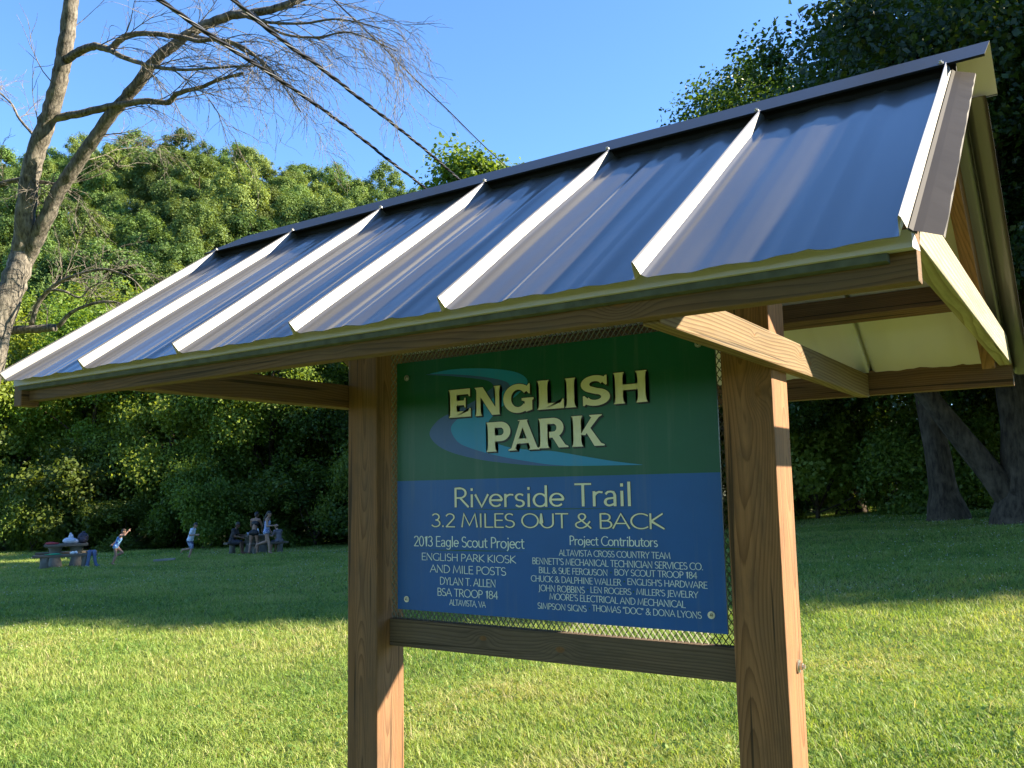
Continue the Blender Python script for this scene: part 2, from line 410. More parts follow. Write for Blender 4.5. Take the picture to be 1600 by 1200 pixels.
CABLES = {'c1': [(-4.085, 1.328, 4.393), (-4.35, 2.087, 4.44), (-4.645, 2.928, 4.528), (-5.013, 3.98, 4.668), (-5.428, 5.166, 4.798), (-5.746, 6.072, 4.872), (-6.122, 7.146, 4.931), (-6.656, 8.672, 5.031), (-8.34, 13.483, 5.22), (-10.561, 19.827, 5.588)],
 'c2': [(-3.586, 1.647, 4.483), (-3.929, 2.548, 4.517), (-4.254, 3.399, 4.611), (-4.57, 4.23, 4.752), (-4.957, 5.245, 4.891), (-5.44, 6.511, 5.074), (-6.058, 8.134, 5.277), (-6.606, 9.571, 5.424), (-8.021, 13.284, 5.846), (-10.483, 19.743, 6.533)],
 'c3': [(-4.395, 3.334, 5.826), (-4.635, 3.992, 5.869), (-4.914, 4.758, 5.935), (-5.392, 6.07, 6.114), (-5.914, 7.5, 6.283), (-6.461, 9.001, 6.494), (-7.153, 10.899, 6.723), (-7.996, 13.211, 7.046), (-9.009, 15.99, 7.404), (-10.342, 19.645, 7.856)]}
# ---------------------------------------------------------------- terrain
def nonuni(lo, hi, step, far, n):
    core = np.arange(lo, hi+1e-6, step)
    ex = np.geomspace(step, far, n)
    return np.concatenate([lo-ex[::-1], core, hi+ex])
gl = nonuni(-40, 40, 0.8, 700, 22); gd = nonuni(-8, 64, 0.8, 900, 22)
LA, DE = np.meshgrid(gl, gd)
GZ = gz_ld(LA, DE)
GX, GY = xy(LA, DE)
Vg = np.stack([GX.ravel(), GY.ravel(), GZ.ravel()], 1)
nx = len(gl)
I0 = (np.arange(len(gd)-1)[:, None]*nx+np.arange(nx-1)[None, :]).ravel()
Fg = np.stack([I0, I0+1, I0+nx+1, I0+nx], 1)
t = NT('turf_soil'); tc = t.n('TexCoord'); co = tc.outputs['Object']
f1 = t.noise(co, 1.1, 6, 0.6); f2 = t.noise(co, 45.0, 5, 0.7); f3 = t.noise(t.vscale(co, (1, 1, 1), (7, 3, 0)), 0.35, 3)
c = t.mix(t.ramp(f1, [(0.35, (0,)*3), (0.7, (1,)*3)]), c4((0.13, 0.19, 0.04)), c4((0.20, 0.23, 0.06)))
c = t.mix(t.ramp(f3, [(0.55, (0,)*3), (0.75, (0.5,)*3)]), c, c4((0.20, 0.17, 0.08)))
c = t.mix(t.ramp(f2, [(0.38, (0.8,)*3), (0.6, (0,)*3)]), c, c4((0.05, 0.075, 0.02)))
p = t.principled(Base_Color=c, Roughness=0.95); p.inputs['Specular IOR Level'].default_value = 0.1
t.l(t.bump(f2, 0.8, 0.03), p.inputs['Normal'])
M_SOIL = t.done(p.outputs[0])
ground = link('ground', mesh_np('ground', Vg, Fg, [M_SOIL], smooth=True), None)
tag(ground, kind='structure')

HU = [-1.2, -0.8, -0.61, -0.38, -0.267, -0.183, -0.107, 0.0, 0.3, 0.8]
HR = [0.34, 0.37, 0.400, 0.418, 0.394, 0.366, 0.338, 0.285, 0.16, 0.1]
def hill_z(lat, dep):
    u = lat/np.maximum(dep, 1)
    top = np.interp(u, HU, HR)*225-16.5
    s = np.clip((dep-92)/133.0, 0, 1); s = s**1.12
    return -5.2+(top+5.2)*s
hl = np.linspace(-330, 230, 80); hd = np.concatenate([np.linspace(90, 228, 30), np.linspace(245, 600, 8)])
LA, DE = np.meshgrid(hl, hd); HZ = hill_z(LA, DE)
HX, HY = xy(LA, DE)
nx = len(hl)
I0 = (np.arange(len(hd)-1)[:, None]*nx+np.arange(nx-1)[None, :]).ravel()
M_FLOOR = simple('forest_floor', (0.05, 0.055, 0.025), 0.95, var=0.4, scale=0.3)
hill = link('hill', mesh_np('hill', np.stack([HX.ravel(), HY.ravel(), HZ.ravel()], 1), np.stack([I0, I0+1, I0+nx+1, I0+nx], 1), [M_FLOOR], smooth=True), None)
tag(hill, kind='structure')

# ---------------------------------------------------------------- grass
def vnoise(x, y, s, seed):
    """cheap smooth value noise"""
    r = np.random.default_rng(seed).random((64, 64))
    u = x*s; v = y*s
    iu = np.floor(u).astype(int); iv = np.floor(v).astype(int); fu = u-iu; fv = v-iv
    fu = fu*fu*(3-2*fu); fv = fv*fv*(3-2*fv)
    g = lambda a, b: r[a % 64, b % 64]
    return (g(iu, iv)*(1-fu)+g(iu+1, iv)*fu)*(1-fv)+(g(iu, iv+1)*(1-fu)+g(iu+1, iv+1)*fu)*fv
def blades(n, d0, d1, power):
    u = rng.random(n)
    e = 2-power
    d = (d0**e+u*(d1**e-d0**e))**(1/e)
    lat = (rng.random(n)*2-1)*(0.66*d+0.9)
    return lat, d
la1, de1 = blades(175000, 3.4, 8.0, 0.35)
la2, de2 = blades(480000, 8.0, 47.0, 1.55)
lat = np.concatenate([la1, la2]); dep = np.concatenate([de1, de2])
x, y = xy(lat, dep); z = gz_ld(lat, dep)
n = len(lat)
patch = 0.5+1.5*(0.5*vnoise(x, y, 0.55, 1)+0.3*vnoise(x, y, 1.9, 2)+0.2*vnoise(x, y, 6.0, 12)-0.5)
clump = 0.55*vnoise(x, y, 3.2, 3)+0.45*vnoise(x, y, 9.0, 4)
sc = np.maximum(1, dep/7.5)**0.8
h = (0.018+0.042*clump**1.6+0.014*rng.random(n))*np.where(rng.random(n) < 0.025, 2.0, 1.0)*np.minimum(sc, 1.35)
wd = (0.0018+0.0022*rng.random(n))*sc
az = rng.random(n)*2*np.pi
lean = h*(0.35+1.9*rng.random(n)**1.5)
az2 = az+rng.normal(0, 0.5, n)+np.pi/2
cx, sx_ = np.cos(az), np.sin(az)
V = np.empty((n, 5, 3), np.float32)
mx_, my_ = np.cos(az2)*lean*0.35, np.sin(az2)*lean*0.35
V[:, 0] = np.stack([x-cx*wd, y-sx_*wd, z-0.004], 1)
V[:, 1] = np.stack([x+cx*wd, y+sx_*wd, z-0.004], 1)
V[:, 2] = np.stack([x+mx_+cx*wd*0.8, y+my_+sx_*wd*0.8, z+h*0.6], 1)
V[:, 3] = np.stack([x+mx_-cx*wd*0.8, y+my_-sx_*wd*0.8, z+h*0.6], 1)
V[:, 4] = np.stack([x+np.cos(az2)*lean, y+np.sin(az2)*lean, z+h], 1)
B = np.arange(n)*5
F3 = np.concatenate([np.stack([B, B+1, B+2], 1), np.stack([B, B+2, B+3], 1), np.stack([B+3, B+2, B+4], 1)])
tint = np.clip(0.55*patch+0.45*rng.random(n)+np.where(rng.random(n) < 0.045, 0.5, 0), 0, 1.2)
t = NT('grass_blade'); at = t.n('Attribute'); at.attribute_name = 'tint'
c = t.ramp(at.outputs['Fac'], [(0.12, (0.085, 0.19, 0.045)), (0.42, (0.245, 0.36, 0.076)), (0.68, (0.345, 0.41, 0.115)), (0.97, (0.50, 0.44, 0.24))])
p = t.principled(Base_Color=c, Roughness=0.5); p.inputs['Specular IOR Level'].default_value = 0.3
tr = t.n('BsdfTranslucent'); t.l(t.mix(1.0, c, c4((1.3, 1.25, 0.6)), 'MULTIPLY'), tr.inputs['Color'])
mx = t.n('MixShader'); mx.inputs[0].default_value = 0.40
t.l(p.outputs[0], mx.inputs[1]); t.l(tr.outputs[0], mx.inputs[2])
M_GRASS = t.done(mx.outputs[0])
# low broad leaves (clover, plantain) growing in drifts between the blades
nb = 70000
lb, db = blades(nb, 3.6, 26.0, 1.15)
xb_, yb_ = xy(lb, db)
kp = (0.6*vnoise(xb_, yb_, 0.8, 21)+0.4*vnoise(xb_, yb_, 2.6, 22)+0.18*rng.random(nb)) > 0.62
lb, db, xb_, yb_ = lb[kp], db[kp], xb_[kp], yb_[kp]; nb = len(lb)
zb2 = gz_ld(lb, db)+0.012+0.030*rng.random(nb)
rb_ = (0.007+0.009*rng.random(nb))*np.maximum(1, db/8)**0.7
a0 = rng.random(nb)*6.283
tl = rng.normal(0, 0.35, (nb, 2))
W4 = np.empty((nb, 5, 3), np.float32)
for q in range(5):
    aa = a0+q*1.2566; ca, sa2 = np.cos(aa)*rb_, np.sin(aa)*rb_
    W4[:, q] = np.stack([xb_+ca, yb_+sa2, zb2+ca*tl[:, 0]+sa2*tl[:, 1]], 1)
B2 = np.arange(nb)*5+n*5
F3 = np.concatenate([F3, np.stack([B2, B2+1, B2+2], 1), np.stack([B2, B2+2, B2+3], 1), np.stack([B2, B2+3, B2+4], 1)])
V = np.concatenate([V.reshape(-1, 3), W4.reshape(-1, 3)])
tb2 = np.clip(0.12+0.28*rng.random(nb), 0, 1)
grass = link('grass', mesh_np('grass', V, F3, [M_GRASS], tint=np.concatenate([tint]*3+[tb2]*3)), None)
tag(grass, 'short mown summer lawn with straw coloured patches', 'grass', kind='stuff')

# white clover heads in the lawn
n = 5200
la, de = blades(n, 6.5, 42, 0.9)
cx_, cy_ = xy(la, de)
keep = (vnoise(cx_, cy_, 0.22, 9) + 0.25*rng.random(n)) > np.where(de < 10.5, 0.88, 0.68)
la, de = la[keep], de[keep]; n = len(la)
cx_, cy_ = xy(la, de); cz_ = gz_ld(la, de)+0.05+0.03*rng.random(n)
rr = (0.006+0.004*rng.random(n))*np.maximum(1, de/12)**0.7
o6 = np.array([(1,0,0),(0,1,0),(-1,0,0),(0,-1,0),(0,0,0.9),(0,0,-0.9)], np.float32)
V = np.stack([cx_, cy_, cz_], 1)[:, None, :]+o6[None]*rr[:, None, None]
f8 = np.array([(0,1,4),(1,2,4),(2,3,4),(3,0,4),(1,0,5),(2,1,5),(3,2,5),(0,3,5)])
F = (np.arange(n)[:, None, None]*6+f8[None]).reshape(-1, 3)
M_CLOVER = simple('clover_white', (0.52, 0.53, 0.42), 0.8)
tag(link('clover_flowers', mesh_np('clover_flowers', V.reshape(-1, 3), F, [M_CLOVER]), None), 'white clover heads scattered through the shaded lawn', 'flowers', kind='stuff')
# ---------------------------------------------------------------- kiosk
KB = Vector((0.7735, 0.07, -1.45))
kiosk = empty('information_kiosk', KB)
tag(kiosk, 'wooden trail kiosk with dark ribbed metal roof over a green and blue sign', 'kiosk')
W_POST_L = wood('post_wood_left', (0.30, 0.155, 0.078), (0.165, 0.080, 0.038), 260, (0.012, -0.02), weather=0.42, wcol=(0.15, 0.11, 0.082),
                knots=((0.93, 0.035, 0.022, 'z'), (0.20, 0.05, 0.02, 'z'), (1.6, -0.03, 0.018, 'z')))
W_POST_R = wood('post_wood_right', (0.335, 0.165, 0.078), (0.195, 0.092, 0.042), 250, (-0.015, 0.02), weather=0.34, wcol=(0.15, 0.105, 0.075),
                knots=((1.30, 0.0, 0.022, 'z'), (0.72, 0.03, 0.016, 'y'), (2.0, -0.03, 0.02, 'z')))
W_RAIL = wood('rail_wood', (0.175, 0.125, 0.092), (0.095, 0.064, 0.046), 150, (0.05, 0.075), weather=0.5, wcol=(0.13, 0.105, 0.085),
              knots=((-0.23, 0.008, 0.014, 'z'), (0.06, -0.004, 0.016, 'z')))
W_TIE = wood('tie_wood', (0.225, 0.155, 0.080), (0.095, 0.046, 0.020), 115, (0.06, -0.135), weather=0.15, wcol=(0.30, 0.25, 0.17),
             knots=((0.035, 0.010, 0.011, 'z'), (0.135, -0.004, 0.012, 'z'), (-0.36, 0.012, 0.006, 'z')))
W_BEAM = wood('beam_wood', (0.20, 0.112, 0.055), (0.11, 0.057, 0.028), 230, (0.10, -0.06), weather=0.45, wcol=(0.13, 0.105, 0.08),
              knots=((-1.0, -0.01, 0.014, 'z'), (0.05, 0.0, 0.012, 'z'), (0.8, -0.01, 0.015, 'z')))
W_FRAME = wood('frame_wood', (0.22, 0.122, 0.060), (0.12, 0.062, 0.03), 200, (0.09, 0.08), weather=0.4, wcol=(0.14, 0.11, 0.085))
W_END = wood('end_board_wood', (0.42, 0.38, 0.27), (0.22, 0.17, 0.10), 95, (0.05, -0.13), weather=0.25, wcol=(0.34, 0.31, 0.24), green=0.45)

def board(name, a, b, w_, t_, mat, up=(0, 0, 1), bev=0.003, parent=kiosk, trim=None, label=None):
    """board from a to b: w_ along up, t_ across; local X runs along the grain"""
    a = Vector(a); b = Vector(b); d = b-a; L = d.length; ex = d.normalized(); up = Vector(up)
    ez = (up-ex*up.dot(ex)).normalized(); ey = ez.cross(ex)
    bm = bmesh.new()
    bmesh.ops.create_cube(bm, size=1.0)
    for v in bm.verts:
        v.co = Vector((v.co.x*L, v.co.y*t_, v.co.z*w_))
    if trim: trim(bm, L, w_, t_)
    bmesh.ops.bevel(bm, geom=[e for e in bm.edges], offset=bev, segments=2, affect='EDGES', profile=0.6)
    me = bpy.data.meshes.new(name); bm.to_mesh(me); bm.free()
    o = link(name, me, mat)
    Mx = Matrix((ex, ey, ez)).transposed().to_4x4(); Mx.translation = (a+b)/2
    if parent is not None:
        o.parent = parent
        Mx = Matrix.Translation(-Vector(parent.location)) @ Mx
    o.matrix_basis = Mx
    if label: o['label'] = label
    return o

L_, Wp, Dp = 1.407, 0.14, 0.1406
zm = lambda y: 1.1314-0.7159*abs(y-0.0778)
SL = math.atan(0.7159)
board('post', (0.07, 0.0703, -1.75), (0.07, 0.0703, 0.92), Dp, Wp, W_POST_L, up=(0, 1, 0), bev=0.006)
pr = board('post', (1.477, 0.0703, -1.75), (1.477, 0.0703, 0.92), Dp, Wp, W_POST_R, up=(0, 1, 0), bev=0.006)
board('bottom_rail', (0.1405, 0.082, -0.4297), (1.4065, 0.082, -0.4297), 0.0928, 0.038, W_RAIL, label='grey weathered bottom rail with two dark knots')
board('top_rail', (0.1405, 0.086, 0.625), (1.4065, 0.086, 0.625), 0.089, 0.038, W_FRAME)
FB = board('eave_beam', (-0.600, -0.816, 0.4137), (2.04, -0.816, 0.4137), 0.089, 0.038, W_BEAM)
board('eave_beam', (-0.600, 1.045, 0.4137), (2.04, 1.045, 0.4137), 0.089, 0.038, W_FRAME)
board('cross_tie', (1.5665, -0.7965, 0.4035), (1.5665, 1.0255, 0.4035), 0.083, 0.038, W_TIE, bev=0.004, label='pale new cross tie with two brown knots')
board('cross_tie', (-0.0195, -0.7965, 0.4035), (-0.0195, 1.0255, 0.4035), 0.083, 0.038, W_FRAME, bev=0.004)
def chop(bm, L, w_, t_):
    for v in bm.verts:
        if v.co.z > 0:
            v.co.x += 0.055 if v.co.x < 0 else -0.115
board('end_board', (2.021, -0.7965, 0.479), (2.021, 1.0255, 0.479), 0.083, 0.038, W_END, trim=chop, label='pale sunlit end board, greenish underneath')
board('end_board', (-0.6195, -0.7965, 0.479), (-0.6195, 1.0255, 0.479), 0.083, 0.037, W_FRAME, trim=chop)
board('corner_block', (-0.624, -0.858, 0.405), (-0.624, -0.800, 0.405), 0.105, 0.046, W_FRAME)
def rafter(x0, front, mat):
    s = -1 if front else 1
    y0, y1 = 0.0778+s*0.02, (-0.775 if front else 0.94)
    off = 0.0445/math.cos(SL)+0.007
    nrm = (0, s*math.sin(SL), math.cos(SL))
    board('rafter', (x0, y0, zm(y0)-off), (x0, y1, zm(y1)-off), 0.089, 0.038, mat, up=nrm)
for x0 in (1.980, -0.579):
    for fr in (True, False):
        rafter(x0, fr, W_FRAME if x0 < 0 or fr else W_POST_R)
for yy in (0.70, 0.365, -0.545, -0.21):
    s = 1 if yy > 0.0778 else -1
    board('purlin', (-0.559, yy, zm(yy)-0.060), (1.960, yy, zm(yy)-0.060), 0.089, 0.038, W_FRAME, up=(0, s*math.sin(SL), math.cos(SL)))
board('ridge_board', (-0.559, 0.0778, 1.035), (1.960, 0.0778, 1.035), 0.12, 0.036, W_FRAME)
M_GREENSTRIP = simple('treated_strip', (0.085, 0.10, 0.09), 0.8, var=0.7, scale=35)
mb = MB(); mb.box((-0.615, -0.862, 0.4025), (2.000, -0.8352, 0.4178))
mb.obj('drip_strip', M_GREENSTRIP, kiosk, base=KB)['label'] = 'thin green weathered strip under the front eave'
M_FASCIA = simple('cream_fascia_paint', (0.47, 0.45, 0.50), 0.65, var=0.14, scale=4)
mb = MB(); mb.box((-0.622, -0.8735, 0.4150), (2.040, -0.8622, 0.4440))
mb.obj('eave_fascia', M_FASCIA, kiosk, base=KB)['label'] = 'narrow cream fascia just below the front edge of the metal'
mb = MB(); mb.add([(2.0405, -0.8622, 0.4440), (2.0405, -0.8622, 0.4150), (1.955, -0.8642, 0.4150), (2.0405, -0.80, 0.4240)], [(0, 1, 3), (1, 2, 3)])
mb.obj('fascia_return', M_FASCIA, kiosk, base=KB)

# bolt in the right post
M_GALV = simple('galvanised', (0.55, 0.55, 0.53), 0.35, 0.9, var=0.25, scale=60)
mb = MB()
mb.cyl((1.5465, 0.091, -0.4215), (1.551, 0.091, -0.4215), 0.017, 20)
mb.cyl((1.5508, 0.091, -0.4215), (1.560, 0.091, -0.4215), 0.0105, 6)
mb.cyl((1.5598, 0.091, -0.4215), (1.566, 0.091, -0.4215), 0.0055, 10)
mb.obj('bolt', M_GALV, kiosk, base=KB)

# --- metal roof
def metalmat(name, base, rough=0.3, coat=0.75, ior=1.95):
    t = NT(name); tc = t.n('TexCoord'); co = tc.outputs['Object']
    n = t.noise(co, 260.0, 2, 0.5); n2 = t.noise(t.vscale(co, (9, 2.2, 2.2)), 1.2, 4, 0.6)
    c = t.mix(n2, c4([x*0.8 for x in base]), c4([x*1.25 for x in base]))
    rg = t.math('ADD', rough-0.05, t.math('MULTIPLY', n2, 0.1))
    p = t.principled(Base_Color=c, Roughness=rg, Metallic=0.0)
    p.inputs['Roughness'].default_value = 0.5
    p.inputs['IOR'].default_value = ior
    p.inputs['Coat Weight'].default_value = coat
    p.inputs['Coat Roughness'].default_value = 0.10
    p.inputs['Coat IOR'].default_value = 1.45
    t.l(t.bump(n, 0.06, 0.0004), p.inputs['Normal'])
    return t.done(p.outputs[0])
M_METAL = metalmat('painted_roof_metal', (0.086, 0.084, 0.082), 0.46)
M_CAP = metalmat('ridge_cap_paint', (0.013, 0.015, 0.019), 0.5, 0.05, 1.33)
M_CREAM = simple('cream_backer_paint', (0.64, 0.60, 0.60), 0.55, var=0.06, scale=3)
X0, PS = -0.5882, 0.4396
RH_ = 0.033
def profile(seed):
    """(x, h) across the sheet: steep ribs with a slanted right flank, gently wavy pans"""
    P = []
    r_ = random.Random(seed)
    for k in range(7):
        xb = X0+k*PS           # right foot of the rib
        P += [(xb-0.0215, 0.0), (xb-0.0205, RH_*0.55), (xb-0.0195, RH_*0.94), (xb-0.0178, RH_), (xb-0.0150, RH_*0.90), (xb-0.0082, RH_*0.22), (xb-0.002, 0.0024), (xb+0.003, 0.0)]
        if k < 6:
            ph = r_.uniform(0, 6.28); n_ = 40
            am = r_.uniform(0.0013, 0.0019); fq = r_.uniform(2.7, 3.5)
            for j in range(1, n_):
                u = j/n_
                e = min(1, u*8, (1-u)*8)
                hh = am*1.0*math.sin(ph+u*2*math.pi*fq)*e + 0.00078*math.sin(u*2*math.pi*7.3+ph*2)*e
                hh += 0.0022*e*(math.exp(-((u-0.34)/0.018)**2)+math.exp(-((u-0.67)/0.018)**2))
                P.append((xb+0.003+u*(PS-0.0235), hh))
    return P
def sheet(name, front):
    P = profile(3 if front else 8)
    if front:
        P += [(2.0515, -0.0002)]
    else:
        P += [(2.075, 0.0), (2.086, -0.002), (2.090, -0.034)]
    n = len(P)
    s = -1 if front else 1
    y0, y1 = (-0.105, -0.9081) if front else (0.19, 1.085)
    ys = np.linspace(y0, y1, 26)
    nv = Vector((0, s*math.sin(SL), math.cos(SL)))
    V = []; rr = random.Random(5)
    for iy, yy in enumerate(ys):
        for k, (px, h) in enumerate(P):
            oc = 0.0010*math.sin(px*9.0+yy*5.1)+0.0006*math.sin(px*23+yy*11)
            hh = h+oc
            dx = 0
            V.append(Vector((px+dx, yy, zm(yy)))+nv*hh)
    top = [(iy*n+k, iy*n+k+1, (iy+1)*n+k+1, (iy+1)*n+k) for iy in range(len(ys)-1) for k in range(n-1)]
    if not front: top = [f[::-1] for f in top]
    m = len(V)
    V2 = [v-nv*0.0016 for v in V]
    bot = [tuple(m+i for i in f[::-1]) for f in top]
    e = len(ys)-1
    V3 = [V[e*n+k] for k in range(n)]+[V2[e*n+k] for k in range(n)]
    edge = [(2*m+k, 2*m+k+1, 2*m+n+k+1, 2*m+n+k) for k in range(n-1)]
    q0 = 2*m+2*n
    V3 += [V[iy*n+n-1] for iy in range(len(ys))]+[V2[iy*n+n-1] for iy in range(len(ys))]
    side = [(q0+iy, q0+len(ys)+iy, q0+len(ys)+iy+1, q0+iy+1) for iy in range(len(ys)-1)]
    VV = [v-KB for v in V+V2+V3]
    dark_over = [1 if (front or P[f_ % (n-1)][0] < 1.955) else 0 for f_ in range(len(bot))]
    me = mesh_py(name, VV, top+bot+edge+side, [M_METAL, M_CREAM], [0]*len(top)+dark_over+[0]*len(edge)+[0 if not front else 1]*len(side), True)
    flat_k = [k for k in range(n-1) if (P[k+1][0]-P[k][0]) < 0.0075 and (abs(P[k][1]) > 0.003 or abs(P[k+1][1]) > 0.003)]
    fk = set(flat_k)
    sm_ = np.ones(len(me.polygons), bool)
    for i_ in range(len(top)):
        if (i_ % (n-1)) in fk: sm_[i_] = False
    sm_[len(top)+len(bot):] = False
    me.polygons.foreach_set('use_smooth', sm_)
    o = link(name, me, None, kiosk)
    return o
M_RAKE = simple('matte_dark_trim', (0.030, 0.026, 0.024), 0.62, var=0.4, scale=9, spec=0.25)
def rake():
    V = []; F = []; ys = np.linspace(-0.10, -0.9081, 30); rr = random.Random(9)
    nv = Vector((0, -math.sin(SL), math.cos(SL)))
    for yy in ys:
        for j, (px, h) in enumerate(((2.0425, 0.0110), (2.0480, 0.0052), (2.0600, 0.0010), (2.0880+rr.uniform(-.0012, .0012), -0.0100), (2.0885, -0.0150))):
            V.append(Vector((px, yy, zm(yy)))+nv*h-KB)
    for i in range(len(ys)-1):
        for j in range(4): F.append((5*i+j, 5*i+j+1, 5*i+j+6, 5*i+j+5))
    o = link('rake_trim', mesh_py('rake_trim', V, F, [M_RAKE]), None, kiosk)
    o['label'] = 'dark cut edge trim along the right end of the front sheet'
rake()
fs = sheet('roof_sheet', True); fs['label'] = 'dark ribbed front roof sheet with glossy ribs'
sheet('roof_sheet', False)
# ridge cap
cy, cz_ = 0.0778, 1.1435
prof = [(-0.1260, 1.0185), (-0.1300, 1.0215), (0.0725, 1.1405), (cy, cz_), (0.0836, 1.1400), (0.206, 1.054), (0.203, 1.050)]
V = []; F = []; I = []
xs = [-0.675, 2.112]
for x in xs:
    for (yy, zz) in prof: V.append((x-KB.x, yy-KB.y, zz-KB.z))
n = len(prof)
for x in xs:
    for (yy, zz) in prof: V.append((x-KB.x, yy-KB.y, zz-0.0016-KB.z))
for k in range(n-1):
    F.append((k, n+k, n+k+1, k+1)); I.append(0)
    F.append((2*n+k, 2*n+k+1, 3*n+k+1, 3*n+k)); I.append(0 if k < 3 else 1)
for a, b in ((0, 2*n), (n, 3*n)):
    for k in range(n-1): F.append((a+k, a+k+1, b+k+1, b+k)); I.append(0)
F.append((0, 2*n, 3*n, n)); I.append(0); F.append((n-1, 2*n-1, 4*n-1, 3*n-1)); I.append(1)
cap = link('ridge_cap', mesh_py('ridge_cap', V, F, [M_CAP, M_CREAM], I), None, kiosk)
M_FOAM = simple('black_closure', (0.006, 0.006, 0.007), 0.9)
mb = MB(); mb.box((-0.655, -0.102, 0.998), (2.050, -0.090, 1.0330)); mb.obj('closure_strip', M_FOAM, kiosk, base=KB)
for k in range(7):
    mb = MB(); xx = X0+k*PS-0.03
    a = Vector((xx, -0.112, 1.0325)); nn = Vector((0, -0.505, 0.863))
    mb.cyl(a, a+nn*0.003, 0.006, 10); mb.cyl(a+nn*0.003, a+nn*0.007, 0.0038, 6)
    mb.obj('screw', M_GALV, cap, base=KB)

# --- expanded metal screen behind the sign
M_MESHWIRE = simple('screen_wire', (0.20, 0.20, 0.16), 0.5, 0.4)
mb = MB()
cw, chh = 0.0095, 0.026
x_, nx_ = 0.1415, int((1.4055-0.1415)/cw)
zb0, zt0 = -0.383, 0.581
nz_ = int((zt0-zb0)/(chh/2))
V = []; F = []
def strand(a, b, wd):
    a = Vector(a); b = Vector(b); d = (b-a).normalized(); s = Vector((d.z, 0, -d.x))*wd/2
    n = len(V); q_ = Vector((0, 0.0016, 0))
    V.extend([a-s-q_, a+s+q_, b+s+q_, b-s-q_]); F.append((n, n+1, n+2, n+3))
for i in range(nx_):
    for j in range(nz_):
        xa, xb = x_+i*cw, x_+(i+1)*cw; za, zb_ = zb0+j*chh/2, zb0+(j+1)*chh/2
        inner = 0.22 < xa and xb < 1.33 and za > -0.31 and zb_ < 0.44
        if inner: continue
        if (i+j) % 2: strand((xa, 0.0755, za), (xb, 0.0755, zb_), 0.0022)
        else: strand((xb, 0.0755, za), (xa, 0.0755, zb_), 0.0022)
link('wire_screen', mesh_py('wire_screen', [v-KB for v in V], F, [M_MESHWIRE]), None, kiosk)['label'] = 'expanded metal screen showing as a diamond border round the sign'

# --- sign panel
def signpaint(name, col, rough=0.32):
    t = NT(name); tc = t.n('TexCoord'); n = t.noise(tc.outputs['Object'], 6.0, 5, 0.6); n2 = t.noise(tc.outputs['Object'], 140.0, 2)
    c = t.mix(n, c4([x*0.85 for x in col]), c4([x*1.15 for x in col]))
    sp = t.ramp(n2, [(0.74, (0,)*3), (0.78, (0.25,)*3)])
    c = t.mix(sp, c, c4((0.2, 0.22, 0.2)))
    st = t.noise(t.vscale(tc.outputs['Object'], (30, 30, 1.6), (2, 1, 5)), 1.0, 4, 0.65)
    c = t.mix(t.math('MULTIPLY', t.ramp(st, [(0.55, (0,)*3), (0.78, (1,)*3)]), 0.16), c, c4((0.24, 0.26, 0.22)))
    p = t.principled(Base_Color=c, Roughness=rough); p.inputs['Specular IOR Level'].default_value = 0.35
    return t.done(p.outputs[0])
M_SGREEN = signpaint('sign_green', (0.008, 0.105, 0.062)); M_SBLUE = signpaint('sign_blue', (0.008, 0.105, 0.44))
M_SW1 = signpaint('sign_light_blue', (0.02, 0.27, 0.62)); M_SW2 = signpaint('sign_slate_blue', (0.045, 0.115, 0.36))
M_CRM = signpaint('sign_cream', (0.80, 0.78, 0.61)); M_WHT = signpaint('sign_white', (0.82, 0.84, 0.70)); M_PALE = signpaint('sign_pale_blue', (0.72, 0.86, 0.92))
M_BLK = signpaint('sign_black', (0.006, 0.008, 0.008)); M_LINE = signpaint('sign_green_line', (0.01, 0.10, 0.05))
YP = 0.0625
mb = MB(); xa, xb, zb_, zd, zt_ = 0.1799, 1.3698, -0.3488, 0.093, 0.5129
mb.box((xa, YP, zb_), (xb, YP+0.008, zd), 0); mb.box((xa, YP, zd), (xb, YP+0.008, zt_), 1)
panel = mb.obj('sign_panel', [M_SBLUE, M_SGREEN], kiosk, base=KB)
panel['label'] = 'sign board, green above and blue below, with cream lettering'
def flat(name, polys, y, mat, parent=panel, dz=0.0):
    """polys: list of quad strips/polygons in panel (x, z)"""
    V = []; F = []
    for k, P in enumerate(polys):
        n = len(V); yy = y-(k % 40)*0.000012
        V += [Vector((a, yy, b))-KB for a, b in P]; F.append(tuple(range(n, n+len(P))))
    me = mesh_py(name, V, F, [mat])
    return link(name, me, None, parent)
def sm(P, n=5):
    return [tuple(p) for p in catmull(P, n)]
def band(name, A, B, y, mat):
    A = [tuple(p) for p in catmull(A, 5)]; B = [tuple(p) for p in catmull(B, 5)]
    V = [Vector((a, y, b))-KB for a, b in A]+[Vector((a, y, b))-KB for a, b in B]; n = len(A)
    return link(name, mesh_py(name, V, [(k, k+1, n+k+1, n+k) for k in range(n-1)], [mat]), None, panel)
band('river_emblem', SW_MID, SW_OUT, YP-0.0006, M_SW2)['label'] = 'slate blue outer band of the river emblem'
band('river_emblem', SW_TOP, SW_MID, YP-0.0010, M_SW1)['label'] = 'light blue inner band of the river emblem'

